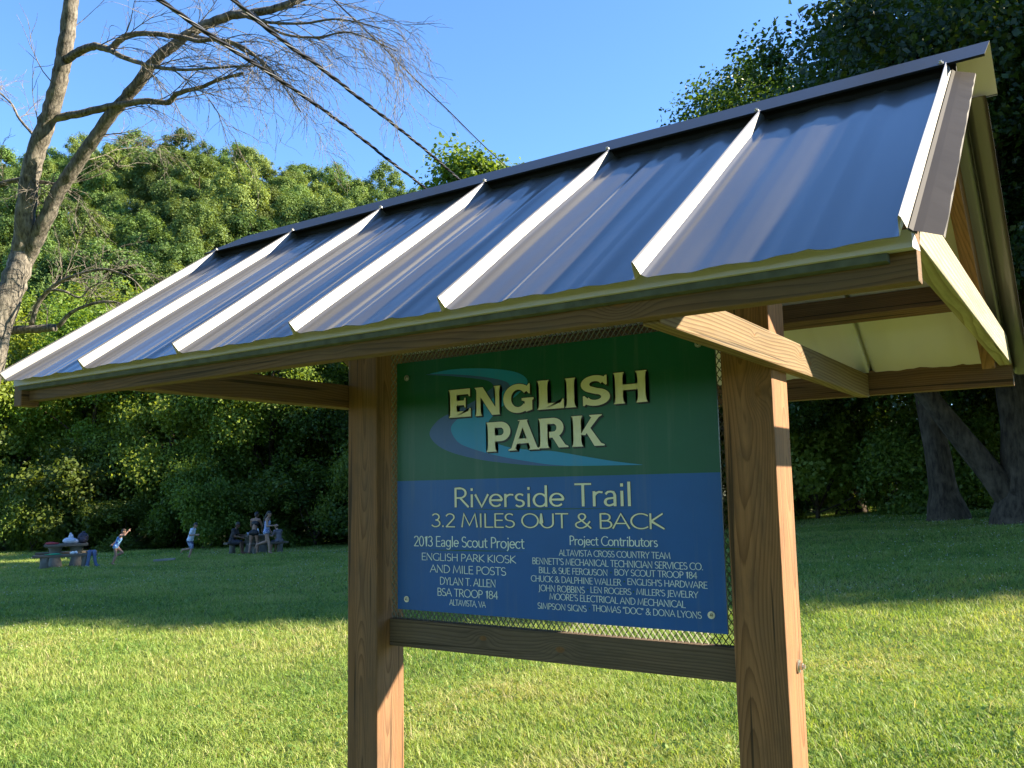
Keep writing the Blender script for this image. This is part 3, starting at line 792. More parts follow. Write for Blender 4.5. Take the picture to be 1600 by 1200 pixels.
# lettering: each glyph is a set of strokes drawn with a broad pen (thick uprights, thin horizontals)
def arc(cx, cy, rx, ry, a0, a1, n=14):
    return [(cx+rx*math.cos(math.radians(a0+(a1-a0)*k/n)), cy+ry*math.sin(math.radians(a0+(a1-a0)*k/n))) for k in range(n+1)]
G = {}
def g(ch, w_, *st): G[ch] = (w_, st)
g('A', .72, [(.02,0),(.36,1),(.70,0)], [(.14,.34),(.58,.34)])
g('B', .60, [(.10,0),(.10,1)], [(.10,1),(.30,1)]+arc(.30,.76,.20,.24,90,-90)+[(.10,.52)], [(.10,.52),(.32,.52)]+arc(.32,.26,.24,.26,90,-90)+[(.10,0)])
g('C', .74, arc(.46,.5,.40,.5,48,312,22))
g('D', .76, [(.10,0),(.10,1)], [(.10,1),(.28,1)]+arc(.28,.5,.42,.5,90,-90,20)+[(.10,0)])
g('E', .54, [(.10,0),(.10,1)], [(.10,1),(.50,1)], [(.10,.52),(.46,.52)], [(.10,0),(.51,0)])
g('F', .50, [(.10,0),(.10,1)], [(.10,1),(.49,1)], [(.10,.5),(.44,.5)])
g('G', .80, arc(.46,.5,.40,.5,48,300,22), [(.72,.02),(.72,.42)])
g('H', .74, [(.10,0),(.10,1)], [(.64,0),(.64,1)], [(.10,.52),(.64,.52)])
g('I', .26, [(.13,0),(.13,1)])
g('J', .30, [(.16,1),(.16,.02),(.10,-.16),(.0,-.2)])
g('K', .64, [(.10,0),(.10,1)], [(.58,1),(.12,.5),(.63,0)])
g('L', .50, [(.10,0),(.10,1)], [(.10,0),(.49,0)])
g('M', .90, [(.06,0),(.16,1),(.45,.12),(.74,1),(.84,0)])
g('N', .76, [(.10,0),(.10,1),(.66,0),(.66,1)])
g('O', .86, arc(.43,.5,.38,.5,90,450,28))
g('P', .56, [(.10,0),(.10,1)], [(.10,1),(.28,1)]+arc(.28,.73,.23,.27,90,-90)+[(.10,.46)])
g('Q', .86, arc(.43,.5,.38,.5,90,450,28), [(.5,.15),(.8,-.1)])
g('R', .62, [(.10,0),(.10,1)], [(.10,1),(.28,1)]+arc(.28,.74,.22,.26,90,-90)+[(.10,.48)], [(.28,.48),(.60,0)])
g('S', .54, arc(.27,.75,.20,.25,40,270,16)[:-1]+arc(.27,.25,.22,.25,90,-145,18))
g('T', .60, [(.30,0),(.30,1)], [(.02,1),(.58,1)])
g('U', .74, [(.10,1),(.10,.34)]+arc(.37,.34,.27,.34,180,360,14)+[(.64,1)])
g('V', .70, [(.02,1),(.35,0),(.68,1)])
g('W', 1.02, [(.02,1),(.27,0),(.51,.9),(.75,0),(1.0,1)])
g('Y', .64, [(.02,1),(.32,.48),(.62,1)], [(.32,.48),(.32,0)])
g('0', .56, arc(.28,.5,.22,.5,90,450,24))
g('1', .40, [(.08,.82),(.24,1),(.24,0)])
g('2', .56, arc(.27,.74,.21,.26,160,-30,14)+[(.06,0)], [(.06,0),(.52,0)])
g('3', .54, arc(.25,.76,.19,.24,150,-90,14)+arc(.25,.26,.23,.26,90,-150,16))
g('4', .56, [(.40,0),(.40,1),(.04,.28),(.54,.28)])
g('8', .56, arc(.28,.76,.18,.24,-90,270,20), arc(.28,.26,.22,.26,90,450,20))
g('.', .22, [(.11,0),(.11,.07)])
g(',', .22, [(.13,.06),(.07,-.14)])
g("'", .20, [(.12,1.0),(.07,.74)])
g('"', .34, [(.10,1.0),(.07,.74)], [(.25,1.0),(.22,.74)])
g('&', .74, [(.70,0),(.20,.66)]+arc(.32,.80,.15,.2,215,-20,12)+[(.40,.60),(.16,.40)]+arc(.26,.22,.22,.22,130,300,12)+[(.50,.14),(.66,.46)])
g(' ', .28)
xh = .64
g('a', .52, [(.10,.54),(.16,.62),(.27,xh),(.36,.60),(.40,.48),(.40,.0)], [(.40,.36),(.22,.33)]+arc(.21,.17,.14,.16,100,300,12)+[(.40,.10)])
g('b', .58, [(.09,0),(.09,1.04)], arc(.30,.32,.22,.32,150,-150,20))
g('c', .50, arc(.30,.32,.24,.32,50,310,18))
g('d', .58, [(.49,0),(.49,1.04)], arc(.28,.32,.22,.32,30,330,20))
g('e', .54, [(.06,.34),(.50,.34)]+arc(.28,.33,.22,.31,4,315,22))
g('g', .56, [(.48,xh),(.48,-.06),(.40,-.22),(.24,-.26),(.10,-.20)], arc(.27,.34,.21,.30,30,330,20))
g('i', .24, [(.12,0),(.12,xh)], [(.12,.88),(.12,.97)])
g('j', .24, [(.13,xh),(.13,-.10),(.04,-.24)], [(.13,.88),(.13,.97)])
g('l', .24, [(.12,0),(.12,1.04)])
g('n', .58, [(.09,0),(.09,xh)], [(.09,.46)]+arc(.28,.44,.19,.20,150,0,10)+[(.47,0)])
g('o', .60, arc(.30,.32,.25,.32,90,450,24))
g('r', .40, [(.09,0),(.09,xh)], [(.09,.44),(.16,.57),(.26,.63),(.37,.61)])
g('s', .42, arc(.22,.48,.14,.16,40,270,12)[:-1]+arc(.21,.16,.15,.16,90,-145,14))
g('t', .36, [(.16,.86),(.16,.14),(.22,.02),(.34,.02)], [(.02,xh),(.34,xh)])
g('u', .58, [(.09,xh),(.09,.22)]+arc(.28,.20,.19,.20,180,330,10)+[(.48,.24)], [(.49,xh),(.49,0)])
g('v', .52, [(.02,xh),(.26,0),(.50,xh)])

def strokes(st, tv, th, ox, oz, kx, kz):
    """ribbon quads along a polyline; tv, th: pen half-widths for upright and level runs (in metres)"""
    P = [(ox+a*kx, oz+b*kz) for a, b in st]; out_ = []
    off = []
    for k in range(len(P)):
        a = P[max(k-1, 0)]; b = P[min(k+1, len(P)-1)]
        dx, dz = b[0]-a[0], b[1]-a[1]; l = math.hypot(dx, dz) or 1
        nx_, nz_ = -dz/l, dx/l
        h = math.sqrt((tv*nx_)**2+(th*nz_)**2)
        if 0 < k < len(P)-1:      # mitre
            d1 = (P[k][0]-a[0], P[k][1]-a[1]); d2 = (b[0]-P[k][0], b[1]-P[k][1])
            l1 = math.hypot(*d1) or 1; l2 = math.hypot(*d2) or 1
            cs = (d1[0]*d2[0]+d1[1]*d2[1])/(l1*l2)
            h /= max(0.42, math.sqrt(max(0, (1+cs)/2)))
        off.append((nx_*h, nz_*h))
    n = len(P)
    def ext(p, q, e):
        l = math.hypot(p[0]-q[0], p[1]-q[1]) or 1
        return (p[0]+(p[0]-q[0])/l*e, p[1]+(p[1]-q[1])/l*e)
    P2 = list(P)
    if st[0] != st[-1]:
        P2[0] = ext(P[0], P[1], th*0.6); P2[-1] = ext(P[-1], P[-2], th*0.6)
    Lp = [(p[0]+o[0], p[1]+o[1]) for p, o in zip(P2, off)]; Rp = [(p[0]-o[0], p[1]-o[1]) for p, o in zip(P2, off)]
    for k in range(n-1):
        out_.append([Rp[k], Rp[k+1], Lp[k+1], Lp[k]])
    return out_
WT = {'b': (0.074, 0.044), 'm': (0.066, 0.044), 's': (0.066, 0.045), 't': (0.066, 0.046)}
def layout(txt, x0_, x1_, z0_, hcap, wt, dx=0, dz=0, grow=0.0):
    adv = sum(G[ch][0] for ch in txt)
    kx = (x1_-x0_)/adv; kz = hcap
    out_ = []; x = x0_
    tv, th = WT[wt]
    for ch in txt:
        w_, sts = G[ch]
        for st in sts:
            out_ += strokes(st, tv*hcap+grow, th*hcap+grow, x+dx, z0_+dz, kx, kz)
        x += w_*kx
    return out_
def words(row):
    txt, x0_, x1_, z0_, hc, wt = row
    if wt != 'b': return [row]
    adv = sum(G[ch][0] for ch in txt); kx = (x1_-x0_)/adv; x = x0_; o = []
    for wd_ in txt.split(' '):
        w_ = sum(G[ch][0] for ch in wd_)*kx
        o.append((wd_, x, x+w_, z0_, hc, wt)); x += w_+G[' '][0]*kx
    return o
for (txt, x0_, x1_, z0_, hc, wt) in [w_ for row in TEXT for w_ in words(row)]:
    if wt == 'b':
        flat('letter_outline', layout(txt, x0_, x1_, z0_, hc, wt, grow=0.0013), YP-0.0008, M_BLK)
    flat('lettering', layout(txt, x0_, x1_, z0_, hc, wt), YP-0.0016, M_WHT if wt == 'b' else M_PALE)
for (p0, p1) in (((0.3992, -0.0076), (1.1293, -0.0055)), ((0.2379, -0.1447), (0.7227, -0.1400)), ((0.8602, -0.1253), (1.1871, -0.1240))):
    m_ = ((p0[0]+p1[0])/2, (p0[1]+p1[1])/2)
    flat('underline', [[p0, (m_[0], m_[1]-0.0022), p1, (m_[0], m_[1]+0.0022)]], YP-0.0012, M_LINE)
dots = []
for (a, b) in ((1.0173, -0.195), (1.0599, -0.2197), (0.9372, -0.2485), (1.0896, -0.2477), (0.9412, -0.3038)):
    dots.append([(a+0.003*math.cos(k), b+0.003*math.sin(k)) for k in np.linspace(0, 2*math.pi, 9)[:-1]])
for dd_ in dots: flat('dividing_dot', [dd_], YP-0.0012, M_LINE)

# display letters: heavy flared capitals
def stem(x0_, x1_, y0_=0.0, y1_=1.0, s=.05, bs=True, ts=True):
    b = s if bs else 0; t_ = s if ts else 0
    return [(x0_-b, y0_), (x1_+b, y0_), (x1_+b, y0_+.02), (x1_+b*.25, y0_+.07), (x1_-.006, y0_+.22), (x1_-.006, y1_-.22), (x1_+t_*.25, y1_-.07), (x1_+t_, y1_-.02),
            (x1_+t_, y1_), (x0_-t_, y1_), (x0_-t_, y1_-.02), (x0_-t_*.25, y1_-.07), (x0_+.006, y1_-.22), (x0_+.006, y0_+.22), (x0_-b*.25, y0_+.07), (x0_-b, y0_+.02)]
def ribbon(P, W_):
    out_ = []
    pts = []
    for k, p in enumerate(P):
        a = P[max(k-1, 0)]; b = P[min(k+1, len(P)-1)]
        dx, dy = b[0]-a[0], b[1]-a[1]; l = math.hypot(dx, dy) or 1
        pts.append(((p[0]-dy/l*W_[k], p[1]+dx/l*W_[k]), (p[0]+dy/l*W_[k], p[1]-dx/l*W_[k])))
    for k in range(len(P)-1):
        out_.append([pts[k][1], pts[k+1][1], pts[k+1][0], pts[k][0]])
    return out_
def wv(P, tv, th):
    W_ = []
    for k in range(len(P)):
        a = P[max(k-1, 0)]; b = P[min(k+1, len(P)-1)]
        dx, dy = b[0]-a[0], b[1]-a[1]; l = math.hypot(dx, dy) or 1
        W_.append(math.sqrt((tv*dy/l)**2+(th*dx/l)**2))
    return W_
DG = {}
DG['E'] = (.86, [stem(.07, .33), [(.2,1),(.84,1),(.84,.72),(.80,.72),(.76,.80),(.30,.80)], [(.2,0),(.30,.20),(.76,.20),(.81,.30),(.86,.30),(.86,0)], [(.30,.42),(.30,.59),(.60,.59),(.63,.68),(.67,.68),(.67,.33),(.63,.33),(.60,.42)]])
DG['N'] = (1.0, [stem(.09, .25, bs=True, ts=False), stem(.78, .93, bs=False), [(.03,1),(.33,1),(.95,0),(.66,0)]])
ga = arc(.50,.5,.37,.40,38,318,26)
DG['G'] = (1.05, ribbon(ga, wv(ga, .135, .10)) + [[(.74,.84),(.86,.98),(.90,.98),(.90,.64),(.86,.64),(.79,.72)], [(.62,.50),(1.02,.50),(1.02,.44),(.97,.40),(.97,.08),(.76,.02),(.72,.10),(.72,.38),(.62,.42)]])
DG['L'] = (.80, [stem(.07, .33), [(.2,0),(.30,.20),(.70,.20),(.76,.32),(.80,.32),(.80,0)]])
DG['I'] = (.40, [stem(.07, .33)])
sa = arc(.46,.715,.29,.195,25,262,18)[:-1]+arc(.46,.285,.31,.195,82,-155,18)
DG['S'] = (.92, ribbon(sa, wv(sa, .135, .098)) + [[(.66,.84),(.77,.99),(.82,.99),(.82,.68),(.78,.66),(.70,.74)], [(.26,.16),(.14,.01),(.09,.01),(.09,.33),(.13,.35),(.22,.26)]])
DG['H'] = (1.06, [stem(.07, .31), stem(.75, .99), [(.30,.42),(.76,.42),(.76,.60),(.30,.60)]])
pa = [(.30,.90),(.50,.90)]+arc(.52,.67,.235,.23,80,-80,14)+[(.50,.44),(.30,.44)]
DG['P'] = (.86, [stem(.07, .33)] + ribbon(pa, wv(pa, .12, .10)))
DG['A'] = (1.10, [[(.00,0),(.32,0),(.32,.03),(.25,.06),(.54,.80),(.54,1),(.44,1),(.11,.08),(.0,.03)], [(.44,1),(.66,1),(1.02,.08),(1.10,.03),(1.10,0),(.72,0),(.72,.03),(.78,.07),(.50,.80)], [(.28,.22),(.82,.22),(.76,.38),(.34,.38)], [(.36,1.0),(.70,1.0),(.70,.97),(.36,.97)]])
DG['R'] = (1.02, [stem(.07, .33)] + ribbon(pa, wv(pa, .12, .10)) + [[(.42,.46),(.68,.46),(.92,.09),(1.02,.04),(1.02,0),(.70,0)]])
DG['K'] = (1.06, [stem(.07, .33), [(.30,.38),(.66,.92),(.60,.97),(.60,1),(1.0,1),(1.0,.97),(.90,.92),(.56,.50),(.46,.36)], [(.44,.54),(.60,.62),(.95,.09),(1.06,.04),(1.06,0),(.74,0)]])
def dpolys(dx=0.0, dz=0.0):
    out_ = []
    for ch, x0_, x1_, z0_, hc in DISPLAY:
        w_, ps = DG[ch]; kx = (x1_-x0_)/w_
        out_ += [[(x0_+a*kx+dx, z0_+b*hc+dz) for a, b in P] for P in ps]
    return out_
blk = []
for k in range(8):
    blk += dpolys(0.0021*math.cos(k*math.pi/4), 0.0021*math.sin(k*math.pi/4))
for s_ in (0.25, 0.5, 0.75, 1.0):
    blk += dpolys(0.0058*s_, -0.0054*s_)
def tess(name, polys, y, mat):
    V = []; F = []
    bm = bmesh.new()
    for k, P in enumerate(polys):
        yy = y-(k % 60)*0.000010
        Q = [P[i] for i in range(len(P)) if math.dist(P[i], P[i-1]) > 1e-7]
        vs = [bm.verts.new(Vector((a, yy, b))-KB) for a, b in Q]
        f = bm.faces.new(vs)
    bmesh.ops.triangulate(bm, faces=list(bm.faces))
    me = bpy.data.meshes.new(name); bm.to_mesh(me); bm.free(); me.materials.append(mat)
    return link(name, me, None, panel)
tess('letter_shadow', blk, YP-0.0014, M_BLK)
tess('lettering', dpolys(), YP-0.0024, M_CRM)
for (bx, bz) in ((0.2265, 0.4571), (0.2216, -0.3138), (1.3250, -0.2998), (1.322, 0.462)):
    mb = MB()
    mb.cyl((bx, YP-0.0002, bz), (bx, YP-0.003, bz), 0.0105, 20); mb.cyl((bx, YP-0.003, bz), (bx, YP-0.0062, bz), 0.0062, 14, r2=0.0045)
    mb.box((bx-0.0035, YP-0.0068, bz-0.0008), (bx+0.0035, YP-0.0060, bz+0.0008), 1); mb.box((bx-0.0008, YP-0.0069, bz-0.0035), (bx+0.0008, YP-0.0060, bz+0.0035), 1)
    mb.obj('bolt', [M_GALV, M_BLK], panel, base=KB)
# ---------------------------------------------------------------- trees
M_LEAF_NEAR = leafmat('maple_leaf', (0.028, 0.064, 0.015), (0.085, 0.150, 0.024), 0.45, 0.38, 0.5)
M_LEAF_BANK = leafmat('riverbank_leaf', (0.045, 0.095, 0.018), (0.175, 0.255, 0.036), 0.44, 0.5, 0.35)
M_LEAF_HILL = leafmat('hill_leaf', (0.068, 0.132, 0.034), (0.160, 0.235, 0.060), 0.30, 0.6, 0.25)
M_BARK = barkmat('grey_bark', (0.036, 0.026, 0.018), (0.105, 0.080, 0.056), 0.6)
M_BARK_PALE = barkmat('pale_bark', (0.060, 0.054, 0.047), (0.26, 0.235, 0.20), 1.9)

def crown(name, seed, rx, rz, zc, ncl, nleaf, lsize, rcl, mat, droop=0.25, inner=0.45, flat_=0.75, low=0.0, nz=0.62, lw=0.30):
    r = np.random.default_rng(seed)
    d = r.normal(size=(ncl, 3)); d /= np.linalg.norm(d, axis=1)[:, None]
    # uneven outline: a few broad lobes
    lob = r.normal(size=(9, 3)); lob /= np.linalg.norm(lob, axis=1)[:, None]
    amp = r.uniform(-0.22, 0.30, 9)
    R_ = 1+sum(a*np.clip(d@l, 0, 1)**3 for a, l in zip(amp, lob))
    rad = (inner+(1-inner)*r.random(ncl)**0.6)*R_
    c = d*rad[:, None]*np.array([rx, rx, rz])
    c[:, 2] = np.where(c[:, 2] < 0, c[:, 2]*(1-low), c[:, 2])
    cs = rcl*(0.40+1.05*r.random(ncl)**1.4)
    ctint = r.random(ncl)
    wts = cs**2; wts /= wts.sum()
    k = r.choice(ncl, nleaf, p=wts)
    ld = r.normal(size=(nleaf, 3)); ld /= np.linalg.norm(ld, axis=1)[:, None]
    lr = r.random(nleaf)**0.5*np.clip(1+0.30*r.normal(size=nleaf), 0.3, 1.32)
    off = ld*(lr*cs[k])[:, None]*np.array([1, 1, flat_])
    off[:, 2] -= 0.35*droop*(off[:, 0]**2+off[:, 1]**2)/np.maximum(cs[k], 0.1)
    p = c[k]+off; p[:, 2] += zc
    nrm = lw*ld+0.25*d[k]+np.array([0, 0, 0.40])+r.normal(0, nz, (nleaf, 3))
    nrm /= np.linalg.norm(nrm, axis=1)[:, None]
    t_ = r.normal(size=(nleaf, 3)); t_ -= nrm*(t_*nrm).sum(1)[:, None]; t_ /= np.linalg.norm(t_, axis=1)[:, None]
    b = np.cross(nrm, t_)
    s = lsize*(0.6+0.8*r.random(nleaf))[:, None]
    V = np.empty((nleaf, 4, 3), np.float32)
    V[:, 0] = p-t_*s*0.5; V[:, 1] = p+b*s*0.36-t_*s*0.05+nrm*s*0.10; V[:, 2] = p+t_*s*0.55; V[:, 3] = p-b*s*0.36-t_*s*0.05+nrm*s*0.10
    tint = np.clip(0.25+0.5*ctint[k]+r.normal(0, 0.18, nleaf), 0, 1)
    return mesh_np(name, V.reshape(-1, 3), np.arange(nleaf*4).reshape(-1, 4), [mat], tint=tint), c+np.array([0, 0, zc]), cs

def trunk_mesh(name, seed, h, r0, targets, mat, lean=(0, 0), fork=None, nb=14, n=9, below=0.4):
    rr = random.Random(seed); mb = MB()
    P = []; Rr = []
    K = 9
    for k in range(K+1):
        u = k/K
        P.append((lean[0]*u*h+rr.uniform(-1, 1)*0.10*r0*4*u, lean[1]*u*h+rr.uniform(-1, 1)*0.10*r0*4*u, -below+u*(h+below)))
        fl = 1+1.1*math.exp(-u*h/0.45) if k else 1.9
        Rr.append(r0*fl*(1-0.72*u))
    P2 = catmull(P, 4); R2_ = np.interp(np.linspace(0, K, len(P2)), range(K+1), Rr)
    mb.tube(P2, R2_, n, jit=0.05)
    tg = sorted(targets, key=lambda t: t[2])
    sel = [tg[int(i)] for i in np.linspace(0, len(tg)-1, nb)] if len(tg) else []
    for q in sel:
        u = min(0.9, max(0.25, (q[2]-1.5-0.35*math.hypot(q[0], q[1]))/h))
        k = u*K; i = int(k); f = k-i
        a = [P[i][j]*(1-f)+P[min(i+1, K)][j]*f for j in range(3)]
        rb = r0*(1-0.72*u)*0.5
        m1 = [a[j]+(q[j]-a[j])*0.4+rr.uniform(-.3, .3) for j in range(3)]; m1[2] += 0.25
        m2 = [a[j]+(q[j]-a[j])*0.75+rr.uniform(-.3, .3) for j in range(3)]
        pts = catmull([a, m1, m2, tuple(q)], 3)
        mb.tube(pts, np.linspace(rb, 0.02, len(pts)), 6, jit=0.05)
    if fork:
        pts = catmull(fork, 4); mb.tube(pts, np.linspace(r0*0.72, r0*0.26, len(pts)), n, jit=0.04)
    return mb.mesh(name, [mat], True)

def place_tree(kind, cm, tm, loc, s, rz, label, group, sz=None):
    e = empty(kind, loc, rz)
    e.scale = (s, s, s*(sz or 1))
    tag(e, label, 'tree', group)
    t_ = bpy.data.objects.new('trunk', tm); COL.objects.link(t_); t_.parent = e
    c_ = bpy.data.objects.new('crown', cm); COL.objects.link(c_); c_.parent = e
    return e

# wooded hillside
HP = []
for k in range(4):
    cm, cc, cs = crown('hill_crown', 40+k, 3.7+0.5*(k % 2), 5.8+0.9*(k//2), 8.6, 84, 27000, 0.27, 1.05, M_LEAF_HILL, 0.0, 0.55, 0.85, 0.2, 0.36, 0.60)
    HP.append((cm, trunk_mesh('hill_trunk', k, 11, 0.26, list(cc), M_BARK, nb=7, n=6)))
rh = random.Random(11); nh = 0
HL = {0: 'broad green tree standing on the skyline of the wooded hill', 1: 'broad green tree among the dense woods half way up the hill', 2: 'broad green tree in the woods on the lower slope of the hill'}
dep = 102.0
while dep < 238:
    lat = -0.70*dep
    while lat < 0.04*dep:
        la = lat+rh.uniform(-2.2, 2.2); de = dep+rh.uniform(-2.0, 2.0)
        z = float(hill_z(la, de)); xx, yy = xy(la, de)
        cm, tm = rh.choice(HP)
        row = 0 if dep > 216 else (1 if dep > 158 else 2)
        s = rh.uniform(1.0, 1.5)
        place_tree('hill_tree', cm, tm, (xx, yy, z-0.5), s, rh.uniform(0, 6.28), HL[row],
                   ('trees along the top of the hill', 'trees half way up the hill', 'trees on the lower hillside')[row], rh.uniform(0.9, 1.15))
        nh += 1; lat += 11.2
    dep += 9.6

# riverbank trees behind the picnic tables
BP = []
for k in range(4):
    cm, cc, cs = crown('bank_crown', 70+k, 4.2, 6.6, 7.4, 74, 62000, 0.170, 1.3, M_LEAF_BANK, 0.3, 0.5, 0.8, 0.0)
    BP.append((cm, trunk_mesh('bank_trunk', 20+k, 12, 0.24, list(cc), M_BARK, nb=10, n=7)))
SP = []
for k in range(3):
    cm, cc, cs = crown('shrub_crown', 90+k, 2.2, 1.7, 1.7, 34, 22000, 0.125, 0.75, M_LEAF_BANK, 0.3, 0.35, 0.8, 0.0)
    SP.append((cm, trunk_mesh('shrub_stem', 30+k, 2.2, 0.06, list(cc), M_BARK, nb=8, n=5)))
BANK = [(-38, 50, 1.05), (-33.5, 55, 1.15), (-29.5, 48, 1.05), (-27, 56, 1.22), (-23.5, 49, .92), (-20.5, 56, 1.25), (-18.5, 47.5, .92), (-15.5, 53, 1.1), (-13, 47, .9),
        (-10.5, 54, 1.1), (-8.5, 48, .95), (-5.5, 54, .95), (-3.5, 48, .80), (-0.5, 53, 1.25), (2.0, 47.5, 1.2), (4.8, 52, 1.3), (4.0, 59, 1.4), (-36, 62, 1.2), (-26, 63, 1.2), (-15, 62, 1.05), (-5, 62, 1.0),
        (8, 50, 1.0), (12, 49, 1.1), (16, 50, 1.1), (20.5, 48, 1.15), (25, 49, 1.1), (30, 47, 1.1), (10, 57, 1.2), (18, 58, 1.2), (26, 57, 1.2)]
for k, (la, de, s) in enumerate(BANK):
    cm, tm = BP[k % 4]
    front = de < 51
    if la > 5:
        place_tree('riverbank_tree', cm, tm, gpt(la, de, -0.1), s, k*1.9, 'leafy tree far back behind the trunks of the dark wood on the right', 'trees far back behind the dark wood')
        continue
    place_tree('riverbank_tree', cm, tm, gpt(la, de, -0.1), s, k*1.9, 'leafy tree in the front rank along the edge of the lawn' if front else 'taller leafy tree in the rear rank along the river bank',
               'front rank of river bank trees' if front else 'rear rank of river bank trees')
rs = random.Random(4)
SH = []
la = -38.0
while la < 3:
    SH.append((la+rs.uniform(-.6, .6), 42.5+rs.uniform(0, 2.2)+(0.8 if la < -16 else 0), rs.uniform(.75, 1.25))); la += 2.3
for k, (la, de, s) in enumerate(SH):
    cm, tm = SP[k % 3]
    e = place_tree('bank_shrub', cm, tm, gpt(la, de, -0.1), s*(0.75+0.5*((k*7) % 5)/4), k*2.3, 'round leafy bush at the foot of the trees where the lawn ends', 'bushes along the edge of the lawn', 0.8+0.7*((k*3) % 4)/3)
    e['category'] = 'bush'

# tall dark trees on the right
NP = []
for k in range(3):
    cm, cc, cs = crown('tall_crown', 110+k, 6.6, 8.3, 10.8, 110, 150000, 0.15, 1.5, M_LEAF_NEAR, 0.3, 0.42, 0.8, 0.12)
    NP.append((cm, cc))
T1 = gpt(13.3, 27, -0.1)
def rel(px_lat, dep, z, base):
    x, y = xy(px_lat, dep); return (x-base.x, y-base.y, z-base.z)
ta = trunk_mesh('leaning_trunk', 3, 12, 0.43, [c for c in NP[0][1] if c[2] > 6.5], M_BARK, lean=(-0.085, -0.03), nb=16, n=14)
tb = trunk_mesh('forked_trunk', 5, 13, 0.50, [c for c in NP[1][1] if c[2] > 6.5], M_BARK, lean=(0.02, 0.0), nb=16, n=14,
                fork=[(0, 0, 0.3), (-0.75, -0.35, 1.6), (-1.6, -0.8, 3.0), (-2.6, -1.4, 4.8), (-3.3, -2.0, 7.2), (-3.6, -2.4, 9.5)])
tcm = trunk_mesh('tall_trunk', 8, 13, 0.42, list(NP[2][1]), M_BARK, nb=16, n=12)
place_tree('shade_tree', NP[0][0], ta, T1, 1.0, 0.0, 'tall shade tree with a single trunk leaning left beyond the kiosk', 'tall shade trees at the right of the lawn')
T2 = gpt(13.2, 23.0, -0.1)
place_tree('shade_tree', NP[1][0], tb, T2, 1.0, 0.0, 'tall shade tree with a thick forked trunk at the right edge', 'tall shade trees at the right of the lawn')
for k, (la, de, s, q) in enumerate([(20, 17.4, 0.9, 0), (27.5, 17.6, 0.95, 2), (23, 22, 1.0, 0), (27, 26, 1.05, 0), (20, 31, 1.05, 1), (10.0, 37, 0.72, 2), (26, 37, 1.1, 2), (14.5, 38, 1.05, 0), (33, 31, 1.1, 1), (5.8, 43, 0.78, 1)]):
    vis = de > 30 and la < 24
    place_tree('shade_tree', NP[q][0], tcm, gpt(la, de, -0.1), s, 0.7+k*1.7,
               'tall tree standing deep in the dark wood on the right' if vis else 'tall tree shading the lawn from beyond the right side',
               'tall trees deep in the dark wood' if vis else 'tall trees beyond the right side')
# lit tree top showing over the roof ridge
cm, cc, cs = crown('ridge_crown', 131, 3.0, 4.6, 12.0, 60, 26000, 0.20, 1.0, M_LEAF_BANK, 0.3, 0.4, 0.9, 0.0)
tm = trunk_mesh('ridge_trunk', 41, 14, 0.22, list(cc), M_BARK, nb=12, n=7)
place_tree('slender_tree', cm, tm, gpt(-1.2, 37, -0.1), 1.0, 1.0, 'slender sunlit tree whose tops poke over the roof ridge', None, 1.04)
# undergrowth in the dark wood on the right
UG = []
la = 4.5
while la < 27:
    UG.append((la+rs.uniform(-.5, .5), 36.5+rs.uniform(-0.8, 1.8)-(4.0 if la > 13 else 0), rs.uniform(.9, 1.5))); la += 2.1
for k, (la, de, s) in enumerate(UG):
    cm, tm = SP[k % 3]
    e = place_tree('wood_shrub', cm, tm, gpt(la, de, -0.1), s, k*2.9, 'dark leafy bush under the tall trees on the right', 'bushes under the tall trees on the right')
    e['category'] = 'bush'

# unseen tall trees, added to keep open sky off the kiosk's shaded front
for k, (la, de, s, q) in enumerate([(-13, -9.5, 1.0, 2), (-3.5, -11, 1.05, 0), (6.5, -10, 1.0, 1), (15.5, -11.5, 1.05, 2), (-22, -14, 1.1, 1), (25, -15, 1.1, 0), (-21, -3, 1.05, 0), (-9, -17, 1.2, 1), (3, -18, 1.2, 2)]):
    place_tree('shade_tree', NP[q][0], tcm, gpt(la, de, -0.1), s, 0.3+k*1.3, 'unseen tall tree added behind the camera to block sky light', 'unseen trees added behind the camera')

# bare dead tree at the upper left
bt = empty('bare_tree', (BARE['trunk'][0][0], BARE['trunk'][0][1], gz(BARE['trunk'][0][0], BARE['trunk'][0][1])))
tag(bt, 'bare grey tree with a forked trunk and drooping leafless twigs', 'tree')
BB = Vector(bt.location)
rt_ = random.Random(21)
def spl(P, n=5):
    Q = catmull([p[:3] for p in P], n); R_ = np.interp(np.linspace(0, len(P)-1, len(Q)), range(len(P)), [p[3] for p in P]); return Q, R_
tp = list(BARE['trunk'])
tp = [(tp[0][0]-0.15, tp[0][1]-0.05, BB.z-0.3, 0.42)] + tp
def limb(name, P, parent, n=10, jit=0.06):
    Q, R_ = spl(P)
    rj = random.Random(len(P))
    for k in range(1, len(Q)-1): Q[k] = Q[k]+np.array([rj.uniform(-1, 1)*R_[k]*0.12 for _ in range(3)])
    mb = MB(); mb.tube(Q, R_, n, jit=jit)
    return mb.obj(name, M_BARK_PALE, parent, smooth=True, base=BB), Q, R_
trunk_o, Qt, Rt = limb('trunk', tp, bt, 16)
